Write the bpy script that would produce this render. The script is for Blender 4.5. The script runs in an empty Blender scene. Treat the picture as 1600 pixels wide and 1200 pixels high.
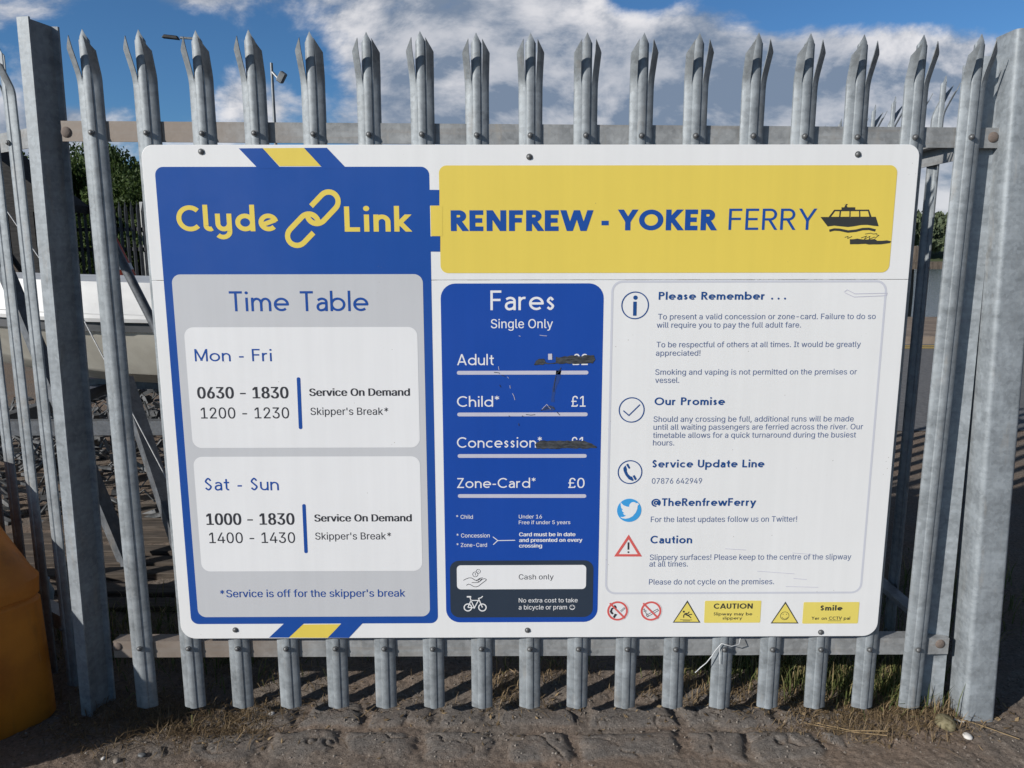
import bpy, bmesh, math, random, os
import numpy as np
from mathutils import Vector, Matrix, Euler
from mathutils.geometry import delaunay_2d_cdt, interpolate_bezier

scene = bpy.context.scene
COL = scene.collection
R = math.radians

# ------------------------------------------------------------------ camera
cam = bpy.data.cameras.new('camera')
cam.sensor_width = 36.0
cam.lens = 26.0
cam.clip_start = 0.05
cam.clip_end = 4000.0
cam_ob = bpy.data.objects.new('camera', cam)
COL.objects.link(cam_ob)
cam_ob.location = (-0.0672, -2.1793, 1.2332)
YAW, PITCH, ROLL = 0.0052, 0.1708, 0.0013
fwd = Vector((math.sin(YAW) * math.cos(PITCH), math.cos(YAW) * math.cos(PITCH), -math.sin(PITCH)))
rgt = Vector((math.cos(YAW), -math.sin(YAW), 0))
dwn = fwd.cross(rgt)
r2 = rgt * math.cos(ROLL) + dwn * math.sin(ROLL)
d2 = dwn * math.cos(ROLL) - rgt * math.sin(ROLL)
m = Matrix((r2, -d2, -fwd)).transposed()
cam_ob.rotation_euler = m.to_euler()
scene.camera = cam_ob

# ------------------------------------------------------------------ exposure
scene.view_settings.view_transform = 'Standard'
scene.view_settings.look = 'None'
scene.view_settings.exposure = 0.40
scene.view_settings.gamma = 1.0
scene.cycles.max_bounces = 6
scene.cycles.use_denoising = True

# ------------------------------------------------------------------ sun and sky
TRAVEL = Vector((1.8, 1.25, -1.0)).normalized()      # light travels right, away from the viewer and down
sun = bpy.data.lights.new('sun', 'SUN')
sun.energy = 3.6
sun.angle = R(0.53)
sun.color = (1.0, 0.955, 0.89)
sun_ob = bpy.data.objects.new('sun', sun)
COL.objects.link(sun_ob)
sun_ob.rotation_euler = TRAVEL.to_track_quat('-Z', 'Y').to_euler()
sun_ob.location = (-20, -14, 12)
SUN_EL = math.asin(-TRAVEL.z)
SUN_ROT = math.atan2(-TRAVEL.x, -TRAVEL.y)

world = bpy.data.worlds.new('World')
scene.world = world
world.use_nodes = True
wt = world.node_tree
wt.nodes.clear()


class NT:
    """small helper that writes node trees"""
    def __init__(self, tree):
        self.t = tree

    def new(self, kind, **kw):
        n = self.t.nodes.new(kind)
        for k, v in kw.items():
            setattr(n, k, v)
        return n

    def put(self, sock, v):
        if hasattr(v, 'is_output') or hasattr(v, 'links'):
            self.t.links.new(v, sock)
        else:
            sock.default_value = v

    def math(self, op, a, b=None, c=None, clamp=False):
        n = self.new('ShaderNodeMath', operation=op)
        n.use_clamp = clamp
        self.put(n.inputs[0], a)
        if b is not None:
            self.put(n.inputs[1], b)
        if c is not None:
            self.put(n.inputs[2], c)
        return n.outputs[0]

    def ramp(self, v, lo, hi, a=0.0, b=1.0, smooth=True):
        n = self.new('ShaderNodeMapRange')
        n.interpolation_type = 'SMOOTHSTEP' if smooth else 'LINEAR'
        for i, q in enumerate((v, lo, hi, a, b)):
            self.put(n.inputs[i], q)
        return n.outputs[0]

    def noise(self, vec, scale, detail=4, rough=0.55, dist=0.0, lac=2.0):
        n = self.new('ShaderNodeTexNoise')
        if vec is not None:
            self.put(n.inputs['Vector'], vec)
        n.inputs['Scale'].default_value = scale
        n.inputs['Detail'].default_value = detail
        n.inputs['Roughness'].default_value = rough
        n.inputs['Lacunarity'].default_value = lac
        n.inputs['Distortion'].default_value = dist
        return n.outputs[0]

    def voronoi(self, vec, scale, out='Distance', feature='F1'):
        n = self.new('ShaderNodeTexVoronoi', feature=feature)
        if vec is not None:
            self.put(n.inputs['Vector'], vec)
        n.inputs['Scale'].default_value = scale
        return n.outputs[out]

    def mix(self, f, a, b, mode='MIX'):
        n = self.new('ShaderNodeMix', data_type='RGBA', blend_type=mode)
        self.put(n.inputs[0], f)
        self.put(n.inputs[6], a)
        self.put(n.inputs[7], b)
        return n.outputs[2]

    def comb(self, x, y, z):
        n = self.new('ShaderNodeCombineXYZ')
        for i, q in enumerate((x, y, z)):
            self.put(n.inputs[i], q)
        return n.outputs[0]

    def mapping(self, vec, scale=(1, 1, 1), loc=(0, 0, 0)):
        n = self.new('ShaderNodeMapping')
        self.put(n.inputs[0], vec)
        n.inputs['Location'].default_value = loc
        n.inputs['Scale'].default_value = scale
        return n.outputs[0]


w = NT(wt)
sky = w.new('ShaderNodeTexSky', sky_type='NISHITA')
sky.sun_disc = False
sky.sun_elevation = SUN_EL
sky.sun_rotation = SUN_ROT
sky.altitude = 10
sky.air_density = 1.0
sky.dust_density = 0.4
sky.ozone_density = 2.2
geo = w.new('ShaderNodeTexCoord')
sep = w.new('ShaderNodeSeparateXYZ')
wt.links.new(geo.outputs['Generated'], sep.inputs[0])
dx, dy, dz = sep.outputs
ay = w.math('MAXIMUM', w.math('ABSOLUTE', dy), 0.12)
az = w.math('DIVIDE', dx, ay)                      # bearing to the right of the fence normal
el = w.math('DIVIDE', dz, ay)                      # height above the horizon


def lobe(a0, e0, sa, se, amp):
    u = w.math('DIVIDE', w.math('SUBTRACT', az, a0), sa)
    v = w.math('DIVIDE', w.math('SUBTRACT', el, e0), se)
    q = w.math('ADD', w.math('MULTIPLY', u, u), w.math('MULTIPLY', v, v))
    return w.math('MULTIPLY', w.math('EXPONENT', w.math('MULTIPLY', q, -1.0)), amp)


#       bearing, height, width, tall, more cloud (+) or clear sky (-)
LOBES = [(0.02, 0.20, 0.22, 0.16, 0.30), (0.42, 0.12, 0.42, 0.13, 0.30), (0.58, 0.225, 0.26, 0.045, 0.22), (0.30, 0.23, 0.16, 0.06, 0.16),
         (0.17, 0.335, 0.045, 0.035, -0.42), (0.50, 0.325, 0.20, 0.024, -0.45), (0.34, 0.285, 0.05, 0.02, -0.10),
         (-0.50, 0.25, 0.22, 0.06, -0.10), (-0.25, 0.16, 0.045, 0.10, -0.10), (-0.50, 0.17, 0.12, 0.04, 0.20), (-0.66, 0.12, 0.10, 0.06, 0.15), (-0.34, 0.20, 0.05, 0.035, 0.17),
         (-0.62, 0.305, 0.10, 0.025, 0.17), (-0.40, 0.325, 0.08, 0.022, 0.15), (-0.24, 0.30, 0.05, 0.03, 0.05), (0.08, 0.36, 0.10, 0.06, 0.14)]
bias = None
for L_ in LOBES:
    t = lobe(*L_)
    bias = t if bias is None else w.math('ADD', bias, t)
cl_vec = w.comb(az, w.math('MULTIPLY', el, 1.7), w.math('MULTIPLY', dy, 0.2))


def cloud_density(vec):
    big = w.noise(vec, 4.2, 12, 0.60, 0.2)
    return w.math('ADD', big, bias)


dens = cloud_density(cl_vec)
mp = w.mapping(cl_vec, loc=(-0.028, 0.05, 0.0))      # the same field a little nearer the sun
dens_sun = w.noise(mp, 4.2, 12, 0.60, 0.2)
dens_here = w.noise(cl_vec, 4.2, 12, 0.60, 0.2)
cover = w.ramp(dens, 0.485, 0.67)
edge = w.math('SUBTRACT', dens_here, dens_sun)
lit = w.ramp(edge, -0.12, 0.13)
thick = w.ramp(dens, 0.56, 0.95)
soft = w.noise(w.mapping(cl_vec, loc=(3.1, 1.7, 0.4)), 3.0, 5, 0.5)
lit2 = w.math('MULTIPLY', lit, w.ramp(soft, 0.3, 0.7, 0.55, 1.15))
tex = w.noise(w.mapping(cl_vec, loc=(1.3, 4.4, 2.2)), 8.0, 8, 0.6)
lit2 = w.math('ADD', lit2, w.math('MULTIPLY', w.math('SUBTRACT', tex, 0.5), 0.7))
lit3 = w.math('SUBTRACT', lit2, w.math('MULTIPLY', thick, 0.22), clamp=True)
cloud_col = w.mix(lit3, (0.215, 0.275, 0.375, 1), (0.90, 0.885, 0.90, 1))
bgs = w.new('ShaderNodeBackground')
sky_fix = w.mix(1.0, sky.outputs[0], (0.52, 0.88, 1.24, 1), 'MULTIPLY')
wt.links.new(sky_fix, bgs.inputs['Color'])
bgs.inputs['Strength'].default_value = 0.059
bgc = w.new('ShaderNodeBackground')
bgc.inputs['Strength'].default_value = 0.70
ms = w.new('ShaderNodeMixShader')
up = w.math('MULTIPLY', w.ramp(dz, 0.0, 0.03), w.ramp(dy, -0.05, 0.25))
# dark cloud added out of view, overhead and to the right, to cut fill light
fill_cut = w.math('MAXIMUM', w.ramp(dx, 0.64, 0.80), w.ramp(dz, 0.36, 0.58))
cloud_col2 = w.mix(fill_cut, cloud_col, (0.055, 0.068, 0.092, 1))
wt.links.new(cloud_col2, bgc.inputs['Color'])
front = w.math('MULTIPLY', w.math('MULTIPLY', cover, 0.94), up)
wt.links.new(w.math('MAXIMUM', front, w.math('MULTIPLY', fill_cut, w.ramp(dz, -0.02, 0.03, 0.0, 0.92))), ms.inputs[0])
wt.links.new(bgs.outputs[0], ms.inputs[1])
wt.links.new(bgc.outputs[0], ms.inputs[2])
wo = w.new('ShaderNodeOutputWorld')
wt.links.new(ms.outputs[0], wo.inputs['Surface'])


# ------------------------------------------------------------------ materials
def material(name, build):
    mt = bpy.data.materials.new(name)
    mt.use_nodes = True
    t = mt.node_tree
    t.nodes.clear()
    n = NT(t)
    b = n.new('ShaderNodeBsdfPrincipled')
    o = n.new('ShaderNodeOutputMaterial')
    t.links.new(b.outputs[0], o.inputs[0])
    build(n, b)
    return mt


def coords(n, jitter=True):
    tc = n.new('ShaderNodeTexCoord')
    if not jitter:
        return tc.outputs['Object']
    oi = n.new('ShaderNodeObjectInfo')
    off = n.math('MULTIPLY', oi.outputs['Random'], 37.0)
    va = n.new('ShaderNodeVectorMath', operation='ADD')
    n.t.links.new(tc.outputs['Object'], va.inputs[0])
    n.t.links.new(n.comb(off, off, off), va.inputs[1])
    return va.outputs[0]


def bump(n, b, h, strength, dist):
    bm_ = n.new('ShaderNodeBump')
    bm_.inputs['Strength'].default_value = strength
    bm_.inputs['Distance'].default_value = dist
    n.put(bm_.inputs['Height'], h)
    n.t.links.new(bm_.outputs[0], b.inputs['Normal'])


def galvanised(base, stain=0.35, metal=0.30, rough=0.52, rust_end=False):
    def f(n, b):
        v = coords(n)
        sp = n.voronoi(v, 95, 'Color')
        spv = n.new('ShaderNodeSeparateXYZ')
        n.t.links.new(sp, spv.inputs[0])
        mott = n.noise(v, 16, 6, 0.65)
        runs = n.noise(n.mapping(v, (55, 55, 1.6)), 1.0, 5, 0.6)
        bands = n.noise(n.mapping(v, (3, 3, 45)), 1.0, 3, 0.6)
        k = n.math('ADD', n.math('MULTIPLY', n.math('SUBTRACT', spv.outputs[0], 0.5), 0.22), 1.0)
        k = n.math('ADD', k, n.math('MULTIPLY', n.math('SUBTRACT', mott, 0.5), 1.15))
        k = n.math('ADD', k, n.math('MULTIPLY', n.math('SUBTRACT', runs, 0.5), 0.35))
        k = n.math('ADD', k, n.math('MULTIPLY', n.math('SUBTRACT', bands, 0.5), 0.45))
        c = n.mix(1.0, base + (1,), n.comb(k, k, k), 'MULTIPLY')
        st = n.math('MULTIPLY', n.ramp(n.noise(n.mapping(v, (24, 24, 5)), 1.0, 6, 0.65), 0.56, 0.78), stain)
        c = n.mix(st, c, (0.34, 0.27, 0.19, 1))
        if rust_end:                                      # the end nearest the old post has browned
            tc = n.new('ShaderNodeTexCoord')
            sx = n.new('ShaderNodeSeparateXYZ')
            n.t.links.new(tc.outputs['Object'], sx.inputs[0])
            wob = n.math('ADD', sx.outputs[0], n.math('MULTIPLY', n.noise(v, 5, 4, 0.6), 0.5))
            c = n.mix(n.ramp(wob, -0.75, -0.35, 0.75, 0.0), c, (0.235, 0.175, 0.130, 1))
            edge_ = n.ramp(n.noise(n.mapping(v, (2, 2, 60)), 1.0, 4, 0.6), 0.5, 0.7, 0.0, 0.5)
            c = n.mix(edge_, c, (0.26, 0.235, 0.21, 1))
        n.put(b.inputs['Base Color'], c)
        n.put(b.inputs['Metallic'], n.math('SUBTRACT', metal, n.math('MULTIPLY', st, 0.6), clamp=True))
        n.put(b.inputs['Roughness'], n.ramp(mott, 0.3, 0.7, rough - 0.06, rough + 0.12))
        bump(n, b, n.math('ADD', mott, n.math('MULTIPLY', spv.outputs[1], 0.12)), 0.25, 0.002)
    return f


M = {}
M['galv'] = material('galvanised_steel', galvanised((0.262, 0.286, 0.305), 0.35, 0.25, 0.55))
M['galv_post'] = material('galvanised_post', galvanised((0.272, 0.298, 0.320), 0.3, 0.15, 0.55))
M['galv_rail'] = material('galvanised_rail', galvanised((0.275, 0.282, 0.285), 0.5, 0.15, 0.55, True))
M['galv_dull'] = material('dull_steel', galvanised((0.13, 0.14, 0.155), 0.3, 0.4))


def rust(n, b):
    v = coords(n)
    q = n.noise(v, 160, 5, 0.65)
    n.put(b.inputs['Base Color'], n.mix(q, (0.085, 0.065, 0.055, 1), (0.22, 0.175, 0.15, 1)))
    b.inputs['Roughness'].default_value = 0.8
    bump(n, b, q, 0.5, 0.002)


M['rust'] = material('rusty_bolt_head', rust)


def zinc_bolt(n, b):
    v = coords(n)
    q = n.noise(v, 220, 4, 0.6)
    n.put(b.inputs['Base Color'], n.mix(q, (0.09, 0.095, 0.10, 1), (0.24, 0.24, 0.24, 1)))
    b.inputs['Metallic'].default_value = 0.5
    b.inputs['Roughness'].default_value = 0.5


M['bolt'] = material('zinc_bolt', zinc_bolt)


def printed(col, rough=0.38, specks=0.5, coat=0.0):
    """weathered sign vinyl: specks, faint dirt runs and scuffs"""
    def f(n, b):
        v = coords(n, False)
        wash = n.noise(v, 2.2, 5, 0.6)
        runs = n.noise(n.mapping(v, (30, 1, 1.2)), 1.0, 5, 0.6)
        k = n.math('ADD', n.math('MULTIPLY', n.math('SUBTRACT', wash, 0.5), 0.09), 1.0)
        k = n.math('ADD', k, n.math('MULTIPLY', n.math('SUBTRACT', runs, 0.5), 0.10))
        c = n.mix(1.0, col + (1,), n.comb(k, k, k), 'MULTIPLY')
        dots = n.ramp(n.voronoi(v, 46), 0.05, 0.085, 1.0, 0.0)
        some = n.ramp(n.noise(v, 9, 2, 0.5), 0.60, 0.66)
        c = n.mix(n.math('MULTIPLY', n.math('MULTIPLY', dots, some), specks), c, (0.22, 0.18, 0.12, 1))
        scuff = n.ramp(n.noise(n.mapping(v, (5, 1, 60)), 1.0, 6, 0.7), 0.70, 0.80)
        c = n.mix(n.math('MULTIPLY', scuff, 0.22 * specks), c, (0.35, 0.34, 0.33, 1))
        n.put(b.inputs['Base Color'], c)
        n.put(b.inputs['Roughness'], n.ramp(wash, 0.3, 0.7, rough - 0.05, rough + 0.1))
        b.inputs['Specular IOR Level'].default_value = 0.4
    return f


for key, col, ro in (('white', (0.80, 0.80, 0.80), 0.4), ('white_print', (0.80, 0.80, 0.81), 0.4), ('blue', (0.013, 0.074, 0.335), 0.35),
                     ('deep_blue', (0.010, 0.066, 0.36), 0.35), ('yellow', (0.78, 0.605, 0.105), 0.4), ('pale_yellow', (0.80, 0.66, 0.15), 0.4),
                     ('grey_print', (0.56, 0.567, 0.59), 0.4), ('lilac_print', (0.55, 0.54, 0.63), 0.4), ('frame_print', (0.60, 0.61, 0.67), 0.4),
                     ('dark_print', (0.035, 0.036, 0.045), 0.45), ('charcoal_print', (0.04, 0.042, 0.04), 0.45), ('slate_print', (0.028, 0.042, 0.066), 0.4),
                     ('ink_blue', (0.012, 0.07, 0.25), 0.4), ('grey_ink', (0.11, 0.155, 0.30), 0.4), ('red', (0.68, 0.12, 0.11), 0.4),
                     ('sky_blue', (0.05, 0.34, 0.72), 0.4), ('smudge_blue', (0.022, 0.062, 0.245), 0.5)):
    M[key] = material('print_' + key, printed(col, ro, 0.25 if 'blue' in key else 0.5))


def board_core(n, b):
    v = coords(n, False)
    q = n.noise(v, 30, 4, 0.6)
    n.put(b.inputs['Base Color'], n.mix(q, (0.50, 0.50, 0.49, 1), (0.70, 0.70, 0.69, 1)))
    b.inputs['Roughness'].default_value = 0.5


M['core'] = material('board_edge', board_core)


def smear(n, b):
    v = coords(n, False)
    q = n.noise(n.mapping(v, (40, 1, 160)), 1.0, 6, 0.75)
    g = n.noise(v, 130, 6, 0.75)
    c = n.mix(n.ramp(q, 0.35, 0.75), (0.018, 0.021, 0.026, 1), (0.095, 0.10, 0.105, 1))
    c = n.mix(n.ramp(g, 0.62, 0.70, 0, 0.7), c, (0.025, 0.075, 0.26, 1))
    n.put(b.inputs['Base Color'], c)
    b.inputs['Roughness'].default_value = 0.6
    bump(n, b, g, 0.4, 0.001)


M['black_mark'] = material('torn_black_tape', smear)


def ground_mat(n, b):
    v = coords(n, False)
    a = n.noise(v, 3.1, 7, 0.6)
    fine = n.noise(v, 75, 7, 0.72)
    grit = n.voronoi(v, 190, 'Color')
    gs = n.new('ShaderNodeSeparateXYZ')
    n.t.links.new(grit, gs.inputs[0])
    c = n.mix(n.ramp(a, 0.35, 0.65), (0.218, 0.166, 0.130, 1), (0.200, 0.172, 0.148, 1))
    at = n.new('ShaderNodeAttribute')
    at.attribute_name = 'stone'
    stone = n.math('MULTIPLY', at.outputs['Fac'], n.ramp(n.noise(v, 14, 5, 0.65), 0.30, 0.62, 0.35, 1.0))
    c = n.mix(stone, c, (0.180, 0.162, 0.147, 1))
    k = n.ramp(fine, 0.25, 0.75, 0.55, 1.45, False)
    c = n.mix(1.0, c, n.comb(k, k, k), 'MULTIPLY')
    pale = n.ramp(gs.outputs[0], 0.955, 0.985)
    c = n.mix(n.math('MULTIPLY', pale, 0.35), c, (0.42, 0.37, 0.32, 1))
    dark = n.ramp(gs.outputs[1], 0.93, 0.98)
    c = n.mix(n.math('MULTIPLY', dark, 0.55), c, (0.05, 0.04, 0.034, 1))
    n.put(b.inputs['Base Color'], c)
    b.inputs['Roughness'].default_value = 0.95
    b.inputs['Specular IOR Level'].default_value = 0.15
    h = n.math('ADD', n.math('MULTIPLY', fine, 0.8), n.math('MULTIPLY', gs.outputs[2], 0.35))
    h = n.math('ADD', h, n.noise(v, 260, 4, 0.7))
    bump(n, b, h, 0.9, 0.006)


M['ground'] = material('trodden_earth_and_setts', ground_mat)


def simple(name, c0, c1, scale=12.0, rough=0.7, metal=0.0, bmp=0.2, dist=0.004, stretch=(1, 1, 1), spec=0.4, jitter=True):
    def f(n, b):
        v = n.mapping(coords(n, jitter), stretch)
        q = n.noise(v, scale, 6, 0.62)
        n.put(b.inputs['Base Color'], n.mix(n.ramp(q, 0.3, 0.7), c0 + (1,), c1 + (1,)))
        b.inputs['Roughness'].default_value = rough
        b.inputs['Metallic'].default_value = metal
        b.inputs['Specular IOR Level'].default_value = spec
        if bmp:
            bump(n, b, q, bmp, dist)
    M[name] = material(name, f)


def worn_plastic(n, b):
    v = coords(n, False)
    q = n.noise(v, 6, 6, 0.6)
    c = n.mix(n.ramp(q, 0.3, 0.7), (0.43, 0.135, 0.012, 1), (0.62, 0.215, 0.018, 1))
    grime = n.ramp(n.noise(n.mapping(v, (9, 9, 2)), 1.0, 7, 0.7), 0.50, 0.72)
    c = n.mix(n.math('MULTIPLY', grime, 0.45), c, (0.17, 0.075, 0.025, 1))
    sc_ = n.ramp(n.noise(n.mapping(v, (4, 70, 12)), 1.0, 5, 0.65), 0.66, 0.74)
    c = n.mix(n.math('MULTIPLY', sc_, 0.35), c, (0.68, 0.40, 0.16, 1))
    n.put(b.inputs['Base Color'], c)
    b.inputs['Roughness'].default_value = 0.55
    bump(n, b, n.noise(v, 90, 4, 0.6), 0.25, 0.002)


M['orange_plastic'] = material('orange_plastic', worn_plastic)
simple('asphalt', (0.10, 0.102, 0.108), (0.16, 0.16, 0.165), 30, 0.9, 0, 0.4, 0.01)
simple('quay_stone', (0.16, 0.125, 0.10), (0.27, 0.215, 0.17), 3, 0.9, 0, 0.5, 0.02)
simple('road_yellow', (0.50, 0.33, 0.04), (0.66, 0.46, 0.08), 20, 0.8, 0, 0)
simple('boat_white', (0.60, 0.60, 0.60), (0.74, 0.74, 0.73), 4, 0.3, 0, 0)
simple('boat_cream', (0.54, 0.51, 0.44), (0.66, 0.63, 0.55), 5, 0.35, 0, 0)
simple('boat_band', (0.04, 0.045, 0.05), (0.09, 0.09, 0.095), 5, 0.5, 0, 0)
simple('dark_timber', (0.013, 0.013, 0.014), (0.040, 0.038, 0.037), 6, 0.85, 0, 0.5, 0.01, (1, 1, 8))
simple('old_timber', (0.045, 0.036, 0.030), (0.12, 0.098, 0.080), 7, 0.9, 0, 0.5, 0.006, (1, 14, 14))
simple('pile_timber', (0.07, 0.056, 0.045), (0.17, 0.135, 0.105), 4, 0.9, 0, 0.5, 0.02, (6, 6, 1))
simple('black_steel', (0.018, 0.019, 0.021), (0.045, 0.046, 0.05), 8, 0.5, 0.3, 0)
simple('lamp_grey', (0.17, 0.18, 0.19), (0.30, 0.31, 0.32), 4, 0.5, 0.4, 0)
simple('lifebuoy_red', (0.46, 0.05, 0.022), (0.58, 0.09, 0.04), 6, 0.6, 0, 0)
simple('bark', (0.05, 0.038, 0.028), (0.13, 0.10, 0.075), 9, 0.95, 0, 0.6, 0.03, (4, 4, 1))
simple('pebble', (0.13, 0.11, 0.095), (0.30, 0.265, 0.23), 40, 0.9, 0, 0.3, 0.002)
simple('pale_litter', (0.55, 0.53, 0.50), (0.74, 0.72, 0.69), 20, 0.7, 0, 0)
simple('white_cord', (0.42, 0.43, 0.44), (0.66, 0.67, 0.68), 60, 0.6, 0, 0)
simple('scrap_grey', (0.035, 0.038, 0.04), (0.22, 0.225, 0.23), 10, 0.6, 0.2, 0)


def leaf_mat(name, dark, light, straw=None):
    def f(n, b):
        at = n.new('ShaderNodeAttribute')
        at.attribute_name = 'tint'
        c = n.mix(at.outputs['Fac'], dark + (1,), light + (1,))
        if straw:
            c = n.mix(n.ramp(at.outputs['Fac'], 0.5, 0.8), c, straw + (1,))
        n.put(b.inputs['Base Color'], c)
        b.inputs['Roughness'].default_value = 0.6
        b.inputs['Specular IOR Level'].default_value = 0.25
        tr = n.new('ShaderNodeBsdfTranslucent')
        n.put(tr.inputs['Color'], c)
        mx = n.new('ShaderNodeMixShader')
        mx.inputs[0].default_value = 0.25
        n.t.links.new(b.outputs[0], mx.inputs[1])
        n.t.links.new(tr.outputs[0], mx.inputs[2])
        out = [q for q in n.t.nodes if q.type == 'OUTPUT_MATERIAL'][0]
        n.t.links.new(mx.outputs[0], out.inputs[0])
    M[name] = material(name, f)


leaf_mat('leaf', (0.020, 0.045, 0.014), (0.085, 0.125, 0.030))
leaf_mat('leaf_far', (0.085, 0.115, 0.070), (0.160, 0.190, 0.105))  # paler leaf tones, distance haze put into the colour
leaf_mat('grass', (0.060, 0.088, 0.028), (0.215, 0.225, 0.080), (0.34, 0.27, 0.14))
leaf_mat('straw', (0.120, 0.085, 0.050), (0.40, 0.29, 0.165))


def water_mat(n, b):
    v = coords(n, False)
    q = n.noise(n.mapping(v, (1, 2.5, 1)), 1.6, 5, 0.6)
    b.inputs['Base Color'].default_value = (0.045, 0.065, 0.085, 1)
    b.inputs['Roughness'].default_value = 0.12
    bump(n, b, q, 0.5, 0.05)


M['water'] = material('river_water', water_mat)


# ------------------------------------------------------------------ mesh helpers
def link(o, parent=None, inv=None):
    COL.objects.link(o)
    if parent is not None:
        o.parent = parent
        if inv is not None:
            o.matrix_parent_inverse = inv
    return o


def tag(o, label=None, cat=None, group=None, kind=None):
    for k, v in (('label', label), ('category', cat), ('group', group), ('kind', kind)):
        if v:
            o[k] = v
    return o


def empty(name, loc, rotz=0.0, label=None, cat=None, group=None):
    o = bpy.data.objects.new(name, None)
    o.empty_display_size = 0.1
    o.location = loc
    o.rotation_euler = (0, 0, rotz)
    COL.objects.link(o)
    return tag(o, label, cat, group)


class Shape:
    """collects faces and becomes ONE mesh object"""
    def __init__(self):
        self.v, self.f = [], []

    def add(self, verts, faces):
        b = len(self.v)
        self.v += [tuple(p) for p in verts]
        self.f += [tuple(i + b for i in q) for q in faces]
        return self

    def box(self, c, s, rot=None, top=1.0):
        hx, hy, hz = (q / 2 for q in s)
        vs = [Vector((x * (top if z > 0 else 1), y * (top if z > 0 else 1), z)) for z in (-hz, hz) for x, y in ((-hx, -hy), (hx, -hy), (hx, hy), (-hx, hy))]
        if rot is not None:
            e = Euler(rot).to_matrix()
            vs = [e @ p for p in vs]
        vs = [p + Vector(c) for p in vs]
        return self.add(vs, [(3, 2, 1, 0), (4, 5, 6, 7), (0, 1, 5, 4), (1, 2, 6, 5), (2, 3, 7, 6), (3, 0, 4, 7)])

    def beam(self, a, b, wdt, hgt):
        a, b = Vector(a), Vector(b)
        d = (b - a)
        q = d.to_track_quat('Z', 'Y').to_matrix()
        vs = []
        for p in (a, b):
            for x, y in ((-1, -1), (1, -1), (1, 1), (-1, 1)):
                vs.append(p + q @ Vector((x * wdt / 2, y * hgt / 2, 0)))
        return self.add(vs, [(3, 2, 1, 0), (4, 5, 6, 7), (0, 1, 5, 4), (1, 2, 6, 5), (2, 3, 7, 6), (3, 0, 4, 7)])

    def tube(self, pts, rad, n=10, cap=True):
        pts = [Vector(p) for p in pts]
        rads = rad if isinstance(rad, (list, tuple)) else [rad] * len(pts)
        rings = []
        ref = Vector((0.13, 0.37, 0.92))
        for i, p in enumerate(pts):
            d = (pts[min(i + 1, len(pts) - 1)] - pts[max(i - 1, 0)]).normalized()
            a = d.cross(ref)
            if a.length < 1e-4:
                a = d.cross(Vector((1, 0, 0)))
            a.normalize()
            b = d.cross(a)
            rings.append([p + (a * math.cos(6.2832 * k / n) + b * math.sin(6.2832 * k / n)) * rads[i] for k in range(n)])
        vs = [q for r in rings for q in r]
        fs = []
        for i in range(len(pts) - 1):
            for k in range(n):
                k2 = (k + 1) % n
                fs.append((i * n + k, (i + 1) * n + k, (i + 1) * n + k2, i * n + k2))
        if cap:
            fs.append(tuple(range(n)))
            fs.append(tuple((len(pts) - 1) * n + k for k in reversed(range(n))))
        return self.add(vs, fs)

    def dome(self, c, axis, r, h, n=10, m_=4):
        axis = Vector(axis).normalized()
        a = axis.orthogonal().normalized()
        b = axis.cross(a)
        vs, fs = [], []
        for j in range(m_):
            t = j / m_ * math.pi / 2
            for k in range(n):
                th = 6.28319 * k / n
                vs.append(Vector(c) + (a * math.cos(th) + b * math.sin(th)) * r * math.cos(t) + axis * h * math.sin(t))
        vs.append(Vector(c) + axis * h)
        for j in range(m_ - 1):
            for k in range(n):
                k2 = (k + 1) % n
                fs.append((j * n + k, j * n + k2, (j + 1) * n + k2, (j + 1) * n + k))
        for k in range(n):
            fs.append(((m_ - 1) * n + k, (m_ - 1) * n + (k + 1) % n, len(vs) - 1))
        return self.add(vs, fs)

    def build(self, name, mat, parent=None, inv=None, smooth=None, label=None):
        me = bpy.data.meshes.new(name)
        me.from_pydata(self.v, [], self.f)
        me.materials.append(mat)
        me.validate()
        me.update()
        if smooth is not None:
            me.shade_smooth()
            me.set_sharp_from_angle(angle=R(smooth))
        o = bpy.data.objects.new(name, me)
        if label:
            o['label'] = label
        return link(o, parent, inv)


def bevelled(o, width, seg=2):
    md = o.modifiers.new('edge', 'BEVEL')
    md.width = width
    md.segments = seg
    md.limit_method = 'ANGLE'
    md.angle_limit = R(35)
    return o


# ------------------------------------------------------------------ numbers for noise
def vnoise(x, y, seed=0):
    xi = np.floor(x).astype(np.int64)
    yi = np.floor(y).astype(np.int64)
    fx, fy = x - xi, y - yi
    fx = fx * fx * (3 - 2 * fx)
    fy = fy * fy * (3 - 2 * fy)

    def hsh(a, b):
        q = (a * 374761393 + b * 668265263 + seed * 974711) & 0x7fffffff
        q = ((q ^ (q >> 13)) * 1274126177) & 0x7fffffff
        return ((q ^ (q >> 16)) & 0xffff) / 65535.0
    a, b = hsh(xi, yi), hsh(xi + 1, yi)
    c, d = hsh(xi, yi + 1), hsh(xi + 1, yi + 1)
    return (a * (1 - fx) + b * fx) * (1 - fy) + (c * (1 - fx) + d * fx) * fy


def fbm(x, y, oct_=4, seed=0):
    s, a, t = 0, 1.0, 0
    for i in range(oct_):
        s = s + a * vnoise(x * 2 ** i, y * 2 ** i, seed + i * 17)
        t += a
        a *= 0.5
    return s / t


# ------------------------------------------------------------------ ground
GZ = -0.255
ROWS = [-0.56, -0.385, -0.205, -0.028, 0.125, 0.30]


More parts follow.
